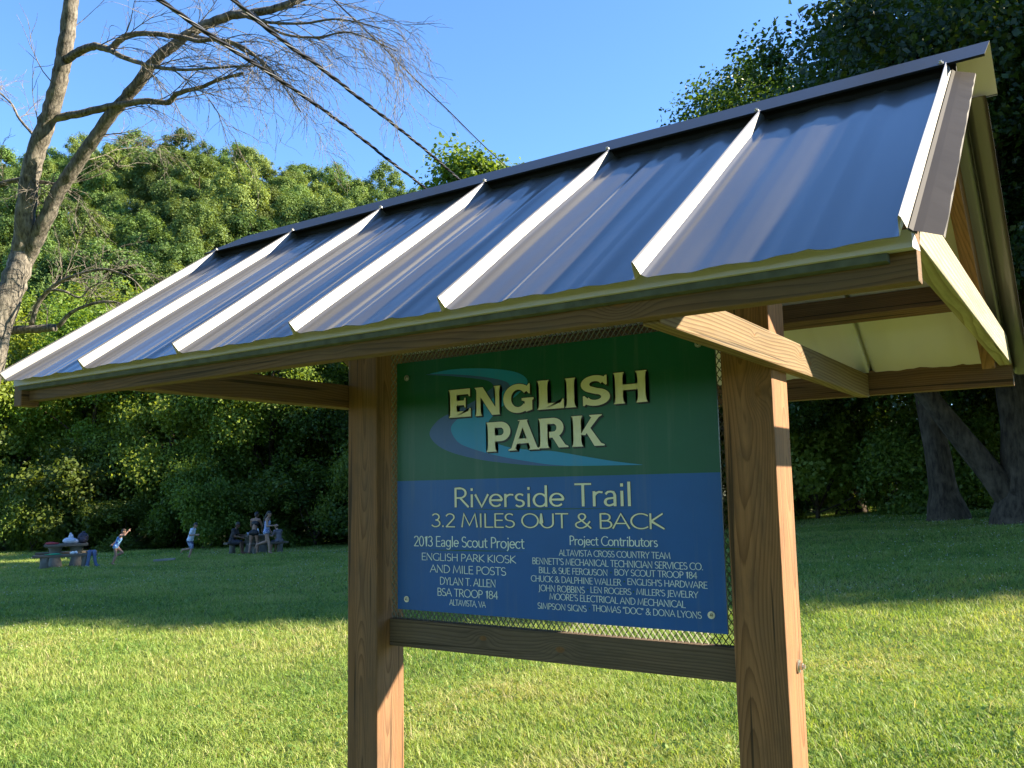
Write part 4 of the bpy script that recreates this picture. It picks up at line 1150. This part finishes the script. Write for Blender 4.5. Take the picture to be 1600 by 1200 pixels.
def twig(mb, p, d, L, r, lev, droop):
    """one thin twig with finer ones off it; droops outward"""
    n = 6; pts = [Vector(p)]; d = Vector(d).normalized()
    for k in range(n):
        d = (d+Vector((rt_.uniform(-.22, .22), rt_.uniform(-.22, .22), rt_.uniform(-.2, .2)-droop))).normalized()
        pts.append(pts[-1]+d*(L/n))
    mb.tube(pts, list(np.linspace(r, max(0.0016, r*0.3), n+1)), 4)
    if lev > 0:
        for k in range(1, n+1):
            for _ in range(2 if lev > 1 else 1):
                if rt_.random() < (0.5 if lev > 1 else 0.7):
                    dd = (pts[min(k+1, n)]-pts[k-1]).normalized()
                    sd = Vector((rt_.uniform(-1, 1), rt_.uniform(-1, 1), rt_.uniform(-.8, .8)))
                    twig(mb, pts[k], dd*1.0+sd*0.75, L*rt_.uniform(.35, .6), max(0.0022, r*0.5), lev-1, droop)
SPEC = {'left_stem': (9, .8, .02, 1), 'right_stem': (16, 1.0, .05, 2), 'b1': (13, .9, .07, 2), 'b2': (9, .9, .08, 2), 'b3': (11, .95, .07, 2), 'b4': (10, .9, .12, 2), 'b5': (11, 1.0, .10, 2), 'b6': (11, 1.0, .12, 2),
        'b7': (3, .4, .02, 1), 'b8': (11, .7, .02, 2), 'b9': (6, .6, .0, 2), 'b10': (7, .6, .02, 2), 'b11': (5, .5, 0, 1), 'b12': (7, .7, .0, 2)}
RTV = Vector((RH[0], RH[1], 0))
for nm, (cnt, ln_, dr, lev) in SPEC.items():
    P = BARE[nm]
    o, Q, R_ = limb('limb' if 'stem' in nm else 'branch', P, bt, 12 if 'stem' in nm else 8)
    mb = MB()
    for k in range(cnt):
        i = int(len(Q)*(0.18+0.8*(k+rt_.random()*0.6)/cnt)); i = min(i, len(Q)-2)
        tdir = Vector(Q[i+1]-Q[i]).normalized()
        sd = Vector((rt_.uniform(-1, 1), rt_.uniform(-1, 1), rt_.uniform(-.6, .9)))
        dd = tdir*0.9+sd*0.8+(RTV*0.7 if nm in ('right_stem', 'b1', 'b2', 'b3', 'b4', 'b5', 'b6') else Vector())
        twig(mb, Q[i], dd, ln_*rt_.uniform(.7, 1.3), min(0.008, max(0.003, R_[i]*0.35)), lev, dr)
    tw = mb.mesh('twigs', [M_BARK_PALE]); 
    for v in tw.vertices: v.co -= BB
    t_ = link('twigs', tw, None, o)

# ---------------------------------------------------------------- overhead cables and their pole
M_CABLE = simple('black_cable', (0.012, 0.012, 0.014), 0.4); M_WIRE = simple('bare_wire', (0.42, 0.42, 0.42), 0.35, 0.9)
PX, PY = -10.50, 19.90
pg = gz(PX, PY)
pole = empty('utility_pole', (PX, PY, pg))
tag(pole, 'round wooden utility pole standing behind the kiosk sign', 'pole')
W_POLE = barkmat('pole_wood', (0.10, 0.08, 0.06), (0.22, 0.18, 0.14), 1.5)
mb = MB(); mb.tube([(0, 0, -0.4), (0, 0, 5.5-pg), (0, 0, 8.3-pg)], [0.16, 0.12, 0.105], 14); mb.obj('shaft', W_POLE, pole, True)
mb = MB(); mb.cyl((0.06, -0.10, 5.6-pg), (0.02, -0.18, 5.6-pg), 0.04, 8); mb.cyl((0.06, -0.10, 6.53-pg), (0.02, -0.18, 6.53-pg), 0.04, 8); mb.cyl((0.06, -0.10, 7.86-pg), (0.10, -0.18, 7.86-pg), 0.03, 8)
mb.obj('bracket', M_GALV, pole)
def cable(key, label, grp, strands):
    P = [Vector(p) for p in CABLES[key]]
    d0 = (P[0]-P[1]); P = [P[0]+d0*4+Vector((0, 0, 0.35)), P[0]+d0*2+Vector((0, 0, 0.1))] + P
    pts = [Vector(p) for p in catmull(P, 30)]
    mb = MB()
    if strands == 1:
        mb.tube(pts[::4]+[pts[-1]], [0.0095]*(len(pts[::4])+1), 6)
    else:
        acc = 0.0
        S = [[] for _ in range(3)]
        for k, p in enumerate(pts):
            if k: acc += (p-pts[k-1]).length
            d = (pts[min(k+1, len(pts)-1)]-pts[max(k-1, 0)]).normalized(); u = d.cross(Vector((0, 0, 1))).normalized(); v = u.cross(d)
            for j in range(3):
                t_ = acc*2*math.pi/0.75+j*2.094
                S[j].append(p+(u*math.cos(t_)+v*math.sin(t_))*0.0125)
        for j in range(3): mb.tube(S[j], [0.0125 if j else 0.007]*len(S[j]), 6, 1 if j == 0 else 0)
    o = mb.obj('cable', [M_CABLE, M_WIRE], None, True)
    tag(o, label, 'cable', grp)
cable('c1', 'twisted black service cable, the left and lower of the two thick ones', 'cables overhead', 3)
cable('c2', 'twisted black service cable, the right and upper of the two thick ones', 'cables overhead', 3)
cable('c3', 'thin single overhead wire right of the two thick cables', 'cables overhead', 1)
# ---------------------------------------------------------------- picnic tables and things on them
M_CONC = simple('weathered_concrete', (0.17, 0.16, 0.135), 0.9, var=0.35, scale=6)
M_OLDWOOD = simple('old_table_wood', (0.14, 0.115, 0.085), 0.85, var=0.35, scale=5)
def picnic(label, loc, rz, grp='stone picnic tables by the trees'):
    e = empty('picnic_table', loc, rz); tag(e, label, 'picnic table', grp)
    def slab(name, lo, hi, mat=M_CONC):
        bm = bmesh.new(); bmesh.ops.create_cube(bm, size=1)
        for v in bm.verts:
            v.co = Vector([(lo[k]+hi[k])/2+v.co[k]*(hi[k]-lo[k]) for k in range(3)])
        bmesh.ops.bevel(bm, geom=list(bm.edges), offset=0.02, segments=2, affect='EDGES')
        me = bpy.data.meshes.new(name); bm.to_mesh(me); bm.free(); return link(name, me, mat, e)
    slab('table_top', (-0.66, -0.38, 0.68), (0.66, 0.38, 0.76), M_OLDWOOD)
    for s in (-1, 1):
        mb = MB(); mb.tube([(s*0.32, 0, -0.1), (s*0.32, 0, 0.1), (s*0.32, 0, 0.35), (s*0.32, 0, 0.6), (s*0.32, 0, 0.70)], [0.24, 0.22, 0.15, 0.2, 0.24], 10); mb.obj('pedestal', M_CONC, e, True)
        slab('bench_seat', (-0.95, s*0.82-0.16, 0.38), (0.95, s*0.82+0.16, 0.46), M_OLDWOOD)
        for q in (-1, 1):
            mb = MB(); mb.tube([(q*0.6, s*0.82, -0.1), (q*0.6, s*0.82, 0.2), (q*0.6, s*0.82, 0.39)], [0.15, 0.12, 0.14], 8); mb.obj('bench_leg', M_CONC, e, True)
    return e
AZ = math.radians(YAW)
TBL = gpt(-15.0, 29.6)
ta_ = picnic('picnic table at far left with bags and clothes left on it', TBL, AZ+0.45)
TBR = gpt(-10.9, 37.3)
tb_ = picnic('picnic table with people gathered round it near the post', TBR, AZ+0.9)
def on(base, rz, x, y, z):
    c, s = math.cos(rz), math.sin(rz); return Vector((base.x+c*x-s*y, base.y+s*x+c*y, base.z+z))
def blobmesh(name, parts, mats, loc, rz, label, cat, group=None, noise=0.0):
    mb = MB(); rr = random.Random(len(label))
    for (c, r, i) in parts: mb.ball(c, r, i, 12, 8)
    if noise: mb.V = [(x+rr.uniform(-noise, noise), y+rr.uniform(-noise, noise), z+rr.uniform(-noise, noise)) for x, y, z in mb.V]
    o = mb.obj(name, mats, None, True); o.location = loc; o.rotation_euler = (0, 0, rz)
    return tag(o, label, cat, group)
M_RED = simple('red_cloth', (0.35, 0.03, 0.03), 0.7); M_BAGW = simple('white_bag', (0.55, 0.58, 0.68), 0.5); M_DKBAG = simple('dark_bag', (0.035, 0.03, 0.05), 0.7)
M_TOWEL = simple('green_towel', (0.02, 0.30, 0.14), 0.9); M_DENIM = simple('denim', (0.09, 0.13, 0.23), 0.85, var=0.3); M_WHITE = simple('white_plastic', (0.7, 0.72, 0.72), 0.4)
rz = AZ+0.45
blobmesh('folded_cloth', [((0, 0, .03), (.22, .14, .035), 0), ((-.05, .02, .055), (.14, .1, .03), 0)], [M_RED], on(TBL, rz, -.42, -.05, .76), rz, 'red folded cloth on the left end of the far left picnic table', 'cloth')
blobmesh('carrier_bag', [((0, 0, .10), (.22, .15, .11), 0), ((.03, 0, .22), (.08, .07, .10), 0), ((.16, .02, .07), (.12, .1, .08), 0), ((.02, 0, .32), (.035, .04, .05), 0)], [M_BAGW], on(TBL, rz, .10, .0, .76), rz, 'white and blue carrier bag standing on the far left table', 'bag', noise=.006)
blobmesh('backpack', [((0, 0, .17), (.17, .13, .19), 0), ((0, -.11, .11), (.11, .06, .09), 0), ((0, 0, .36), (.06, .03, .04), 0)], [M_DKBAG], on(TBL, rz, .50, .05, .76), rz, 'dark backpack at the right end of the far left table', 'bag')
blobmesh('towel', [((0, 0, .015), (.26, .15, .02), 0), ((.05, -.02, .03), (.15, .1, .02), 0)], [M_TOWEL], on(TBL, rz, -.35, -.82, .46), rz, 'green towel spread on the near bench at far left', 'towel')
# jeans draped over the near bench
mb = MB()
for s in (-.07, .07):
    mb.tube([(s, .13, .02), (s, .0, .03), (s, -.16, .015), (s*1.2, -.20, -.10), (s*1.5, -.21, -.28), (s*2.0, -.24, -.40), (s*2.4+.06, -.32, -.43)], [.06, .065, .06, .055, .05, .05, .045], 10)
mb.ball((0, .14, .03), (.15, .09, .05))
o = mb.obj('jeans', M_DENIM, None, True); o.location = on(TBL, rz, .78, -.82, .48); o.rotation_euler = (0, 0, rz); tag(o, 'blue jeans hanging over the right end of the near bench', 'jeans')
blobmesh('shoes', [((-.06, 0, .035), (.045, .13, .045), 0), ((.06, .03, .035), (.045, .13, .045), 0), ((-.06, -.05, .06), (.035, .05, .04), 0), ((.06, -.02, .06), (.035, .05, .04), 0)], [M_WHITE], on(TBL, rz, .25, -.82, .46), rz+.5, 'pair of pale shoes on the middle of the near bench', 'shoes')
rz2 = AZ+0.9
mb = MB(); mb.tube([(0, 0, 0), (0, 0, .02), (0, 0, .16), (0, 0, .2), (0, 0, .23)], [.05, .055, .055, .03, .028], 12); mb.cyl((0, 0, .23), (0, 0, .26), .032, 12)
o = mb.obj('water_bottle', M_WHITE, None, True); o.location = on(TBR, rz2, -.05, -.18, .76); tag(o, 'white bottle on the picnic table between the people', 'bottle')
mb = MB(); mb.tube([(0, 0, 0), (0, 0, .12)], [.032, .042], 12)
o = mb.obj('paper_cup', M_BAGW, None, True); o.location = on(TBR, rz2, -.5, -.12, .76); tag(o, 'pale cup on the table in front of the seated person', 'cup')
# plank lying on the grass between the two children
M_PLANK = simple('pale_plank', (0.30, 0.28, 0.24), 0.85, var=0.25)
pk = board('plank', (-0.36, 0, 0), (0.36, 0, 0), 0.07, 0.22, M_PLANK, bev=0.01, parent=None)
pk.location = gpt(-12.65, 32.0, 0.08); pk.rotation_euler = (0, math.radians(-3), AZ+0.15); tag(pk, 'pale flat plank lying on the grass between the two running children', 'plank')

# ---------------------------------------------------------------- people
def skinmat(name, c): return simple(name, c, 0.55, var=0.08, scale=20, spec=0.3)
SK1, SK2, SK3 = skinmat('skin_fair', (0.42, 0.25, 0.18)), skinmat('skin_tan', (0.34, 0.19, 0.13)), skinmat('skin_brown', (0.16, 0.085, 0.055))
HAIR_BR, HAIR_DK = simple('hair_brown', (0.05, 0.028, 0.015), 0.6), simple('hair_dark', (0.018, 0.013, 0.011), 0.5)
def solid(name, caps, mat, parent, vox=0.011, smooth=3):
    """tapered capsules merged into one continuous skin"""
    mb = MB()
    for (a, b, ra, rb) in caps:
        a = Vector(a); b = Vector(b)
        L = (b-a).length; n = max(2, int(L/(min(ra, rb)*0.7))+1)
        for k in range(n+1):
            u = k/n; mb.ball(tuple(a.lerp(b, u)), ra+(rb-ra)*u, 0, 12, 8)
    me = mb.mesh(name+'_raw', [mat])
    o = bpy.data.objects.new(name, me); COL.objects.link(o)
    m = o.modifiers.new('r', 'REMESH'); m.mode = 'VOXEL'; m.voxel_size = vox; m.use_smooth_shade = True
    m2 = o.modifiers.new('s', 'SMOOTH'); m2.iterations = smooth; m2.factor = 0.5
    dg = bpy.context.evaluated_depsgraph_get()
    me2 = bpy.data.meshes.new_from_object(o.evaluated_get(dg)); me2.name = name
    o.modifiers.clear(); o.data = me2; bpy.data.meshes.remove(me)
    if not me2.materials: me2.materials.append(mat)
    me2.polygons.foreach_set('use_smooth', np.ones(len(me2.polygons), bool)); me2.update()
    o.parent = parent
    return o
def hand(wrist, d, side):
    """palm, four curled fingers of unequal length, thumb off the side"""
    w_ = Vector(wrist); d = Vector(d).normalized(); s = Vector(side).normalized(); s = (s-d*s.dot(d)).normalized(); n = d.cross(s)
    out_ = [(w_, w_+d*0.075, 0.026, 0.032)]
    for k, (o_, l) in enumerate(((-.030, .062), (-.010, .074), (.010, .070), (.029, .055))):
        a = w_+d*0.085+s*o_; b = a+d*l*0.55+n*0.008; c = b+(d*0.6+n*0.7).normalized()*l*0.5
        out_ += [(a-d*0.02, b, .011, .010), (b, c, .010, .008)]
    t0 = w_+d*0.03-s*0.03; t1 = t0+(d*0.7-s*0.7).normalized()*0.04; t2 = t1+(d*0.9-s*0.2).normalized()*0.03
    out_ += [(t0, t1, .014, .012), (t1, t2, .012, .009)]
    return out_
def person(label, loc, rz, S, J, skin, hair, long_hair, wear, group='people at the edge of the lawn'):
    """J: joints in metres for a 1.70 m body facing +X, left = +Y; wear(J, e) adds the clothing"""
    e = empty('person', loc, rz); e.scale = (S, S, S); tag(e, label, 'person', group)
    J = {k: Vector(v) for k, v in J.items()}
    hd = J['head']; nk = J['neck']; up = (hd-nk).normalized(); fw = Vector(J.get('face', (1, 0, 0))).normalized(); fw = (fw-up*fw.dot(up)).normalized(); sd = up.cross(fw)
    caps = []
    pel = J['pelvis']; ch = J['chest']
    hl, hr, sl, sr = J['hip_l'], J['hip_r'], J['sh_l'], J['sh_r']
    caps += [(hl, hr, .105, .105), (pel, pel.lerp(ch, .45), .115, .100), (pel.lerp(ch, .45), ch, .105, .12), (sl.lerp(sr, .12), sr.lerp(sl, .12), .075, .075), (ch, sl.lerp(sr, .25), .10, .075), (ch, sr.lerp(sl, .25), .10, .075),
             (sl.lerp(sr, .5), nk, .07, .052), (nk, hd-up*.05, .052, .05)]
    caps += [(hd+up*.025-fw*.012, hd+up*.03+fw*.012, .088, .085), (hd-up*.045+fw*.025, hd-up*.075+fw*.045, .062, .036),
             (hd+fw*.088+up*.0, hd+fw*.102-up*.025, .010, .015), (hd+fw*.086-up*.052-sd*.015, hd+fw*.086-up*.052+sd*.015, .011, .011)]
    for s in (-1, 1):
        caps += [(hd+sd*s*.088+up*.015, hd+sd*s*.090-up*.02, .016, .012), (hd+fw*.080+sd*s*.033+up*.018, hd+fw*.081+sd*s*.036+up*.018, .012, .012)]
    for q in 'lr':
        caps += [(J['sh_'+q], J['el_'+q], .052, .040), (J['el_'+q], J['wr_'+q], .040, .026)]
        d = J['wr_'+q]-J['el_'+q]
        caps += hand(J['wr_'+q], d, J.get('palm_'+q, (0, 0, 1)))
        caps += [(J['hip_'+q], J['kn_'+q], .092, .058), (J['kn_'+q], J['kn_'+q].lerp(J['an_'+q], .35), .055, .058), (J['kn_'+q].lerp(J['an_'+q], .35), J['an_'+q], .058, .036),
                 (J['an_'+q], J['toe_'+q], .038, .028)]
        hv = (J['an_'+q]-J['toe_'+q]).normalized()
        caps += [(J['an_'+q], J['an_'+q]+hv*.04, .036, .034)]
    solid('body', caps, skin, e)
    hc = [(hd+up*.045-fw*.02, hd+up*.05, .094, .090), (hd-fw*.045+up*.0, hd-fw*.04-up*.05, .075, .06)]
    if long_hair:
        hc += [(hd-fw*.06-up*.02, nk-fw*.10-up*.06, .07, .06), (nk-fw*.10-up*.06, Vector(J.get('hair_end', nk-fw*.12-Vector((0, 0, .3)))), .06, .03)]
    solid('hair', hc, hair, e, .012, 2)
    wear(J, e)
    return e
def suit(mat):
    def f(J, e):
        pel, ch, hl, hr = J['pelvis'], J['chest'], J['hip_l'], J['hip_r']; sl, sr = J['sh_l'], J['sh_r']
        solid('swimsuit', [(hl, hr, .115, .115), (pel, pel.lerp(ch, .45), .125, .111), (pel.lerp(ch, .45), ch, .116, .131), (ch, sl.lerp(sr, .22), .108, .052), (ch, sr.lerp(sl, .22), .108, .052)], mat, e)
    return f
def bikini(mat):
    def f(J, e):
        pel, ch, hl, hr = J['pelvis'], J['chest'], J['hip_l'], J['hip_r']
        solid('bikini_bottom', [(hl+Vector((0, 0, -.01)), hr+Vector((0, 0, -.01)), .122, .122), (pel, pel+Vector((0, 0, .03)), .122, .115)], mat, e)
        solid('bikini_top', [(ch+Vector((.0, .04, 0)), ch+Vector((0, -.04, 0)), .137, .137)], mat, e)
    return f
def tshirt(mat, shorts):
    def f(J, e):
        pel, ch, hl, hr = J['pelvis'], J['chest'], J['hip_l'], J['hip_r']; sl, sr = J['sh_l'], J['sh_r']
        up = (ch-pel).normalized()
        solid('t_shirt', [(hl+up*.04, hr+up*.04, .130, .130), (pel+up*.02, ch, .142, .142), (sl, sr, .088, .088), (ch, sl, .115, .085), (ch, sr, .115, .085), (sl, sl.lerp(J['el_l'], .6), .078, .07), (sr, sr.lerp(J['el_r'], .6), .078, .07)], mat, e)
        solid('shorts', [(hl, hr, .122, .122)]+[(J['hip_'+q], J['hip_'+q].lerp(J['kn_'+q], .85), .118, .092) for q in 'lr'], shorts, e)
    return f
def prints(name, a, b, sc, kind='noise'):
    t = NT(name); tc = t.n('TexCoord')
    if kind == 'check':
        x = t.n('TexChecker'); x.inputs['Scale'].default_value = sc; t.l(tc.outputs['Object'], x.inputs['Vector']); f = x.outputs['Fac']
    else:
        f = t.ramp(t.noise(tc.outputs['Object'], sc, 2), [(0.48, (0,)*3), (0.54, (1,)*3)])
    p = t.principled(Base_Color=t.mix(f, c4(a), c4(b)), Roughness=0.6); return t.done(p.outputs[0])
M_SUIT1 = prints('blue_print_swimsuit', (0.05, 0.10, 0.35), (0.22, 0.50, 0.75), 14)
M_SUIT2 = prints('blue_check_swimsuit', (0.10, 0.16, 0.42), (0.50, 0.55, 0.70), 26, 'check')
M_BLACK = simple('black_cloth', (0.012, 0.012, 0.014), 0.6); M_TEE = simple('white_tee', (0.62, 0.68, 0.80), 0.8, var=.05); M_NAVY = prints('navy_white_shorts', (0.04, 0.06, 0.16), (0.30, 0.36, 0.50), 5)
M_GREYTEE = simple('grey_tee', (0.16, 0.14, 0.15), 0.8); M_DARKTEE = simple('dark_tee', (0.035, 0.03, 0.032), 0.8); M_DARKSH = simple('dark_shorts', (0.03, 0.03, 0.04), 0.8)
RUN = dict(pelvis=(0, 0, .88), chest=(.16, 0, 1.24), hip_l=(0, .085, .87), hip_r=(0, -.085, .87), neck=(.26, 0, 1.45), head=(.34, 0, 1.58), sh_l=(.17, .17, 1.37), sh_r=(.25, -.15, 1.39),
           el_l=(-.02, .27, 1.16), wr_l=(-.20, .22, 1.00), el_r=(.44, -.2, 1.42), wr_r=(.58, -.14, 1.60),
           kn_l=(.30, .09, .58), an_l=(-.06, .10, .42), toe_l=(-.12, .10, .27), kn_r=(.05, -.09, .46), an_r=(-.10, -.09, .09), toe_r=(.05, -.09, .03))
person('girl in a blue patterned swimsuit running with one leg bent behind her', gpt(-13.75, 30.5), AZ+0.15, 0.72, RUN, SK1, HAIR_BR, False, suit(M_SUIT1))
RUN2 = dict(pelvis=(0, 0, .88), chest=(.12, 0, 1.25), hip_l=(0, .085, .86), hip_r=(0, -.085, .86), neck=(.19, 0, 1.46), head=(.27, 0, 1.59), sh_l=(.13, .18, 1.38), sh_r=(.17, -.18, 1.38),
            el_l=(.05, .24, 1.12), wr_l=(.28, .18, 1.12), el_r=(.10, -.25, 1.12), wr_r=(.36, -.16, 1.14),
            kn_l=(.06, .09, .47), an_l=(-.42, .10, .42), toe_l=(-.50, .10, .28), kn_r=(.14, -.09, .48), an_r=(.02, -.09, .09), toe_r=(.10, -.09, .02))
person('boy in a white tee shirt and dark shorts running to the right', gpt(-12.3, 33.5), AZ-0.1, 0.78, RUN2, SK1, HAIR_DK, False, tshirt(M_TEE, M_NAVY))
SIT = dict(pelvis=(0, 0, .55), chest=(.12, 0, .92), hip_l=(.02, .10, .55), hip_r=(.02, -.10, .55), neck=(.20, 0, 1.13), head=(.27, 0, 1.27), sh_l=(.14, .18, 1.05), sh_r=(.14, -.18, 1.05),
           el_l=(.25, .22, .82), wr_l=(.50, .14, .83), el_r=(.22, -.22, .80), wr_r=(.46, -.14, .74),
           kn_l=(.44, .13, .53), an_l=(.48, .13, .10), toe_l=(.62, .13, .04), kn_r=(.44, -.13, .52), an_r=(.52, -.13, .10), toe_r=(.66, -.13, .04))
sp_ = gpt(-11.75, 36.7)
person('person in dark clothes sitting at the left side of the picnic table', sp_, AZ-0.05, 0.95, SIT, SK3, HAIR_DK, False, tshirt(M_DARKTEE, M_DARKSH))
STD = dict(pelvis=(0, 0, .92), chest=(.14, 0, 1.27), hip_l=(0, .10, .90), hip_r=(0, -.10, .90), neck=(.20, 0, 1.49), head=(.26, 0, 1.63), sh_l=(.16, .18, 1.42), sh_r=(.16, -.18, 1.42),
           el_l=(.28, .24, 1.16), wr_l=(.46, .20, .98), el_r=(.28, -.24, 1.16), wr_r=(.46, -.16, .98),
           kn_l=(.03, .15, .50), an_l=(-.08, .17, .09), toe_l=(.08, .19, .03), kn_r=(.05, -.14, .50), an_r=(-.02, -.16, .09), toe_r=(.14, -.18, .03))
person('woman in a black bikini standing with her back to us at the table', gpt(-10.62, 36.0), AZ+1.45, 0.97, STD, SK2, HAIR_DK, False, bikini(M_BLACK))
WLK = dict(pelvis=(0, 0, .93), chest=(.05, 0, 1.30), hip_l=(0, .09, .91), hip_r=(0, -.09, .91), neck=(.06, 0, 1.50), head=(.10, 0, 1.64), sh_l=(.05, .18, 1.43), sh_r=(.07, -.18, 1.43),
           el_l=(-.04, .25, 1.15), wr_l=(.10, .22, .95), el_r=(.12, -.24, 1.16), wr_r=(.40, -.18, 1.18), hair_end=(-.14, 0, 1.12),
           kn_l=(-.02, .10, .52), an_l=(-.44, .10, .40), toe_l=(-.50, .10, .25), kn_r=(.14, -.09, .50), an_r=(.18, -.09, .09), toe_r=(.34, -.09, .03))
person('girl with long dark hair in a checked blue swimsuit stepping off to the right', gpt(-10.0, 35.6), AZ-0.05, 0.97, WLK, SK1, HAIR_DK, True, suit(M_SUIT2))
SIT2 = {k: v for k, v in SIT.items()}
person('person sitting at the far side of the table behind the walking girl', on(TBR, rz2, 0.55, -0.85, 0.0), rz2+1.57, 0.85, SIT2, SK1, HAIR_BR, False, tshirt(M_GREYTEE, M_DARKSH))
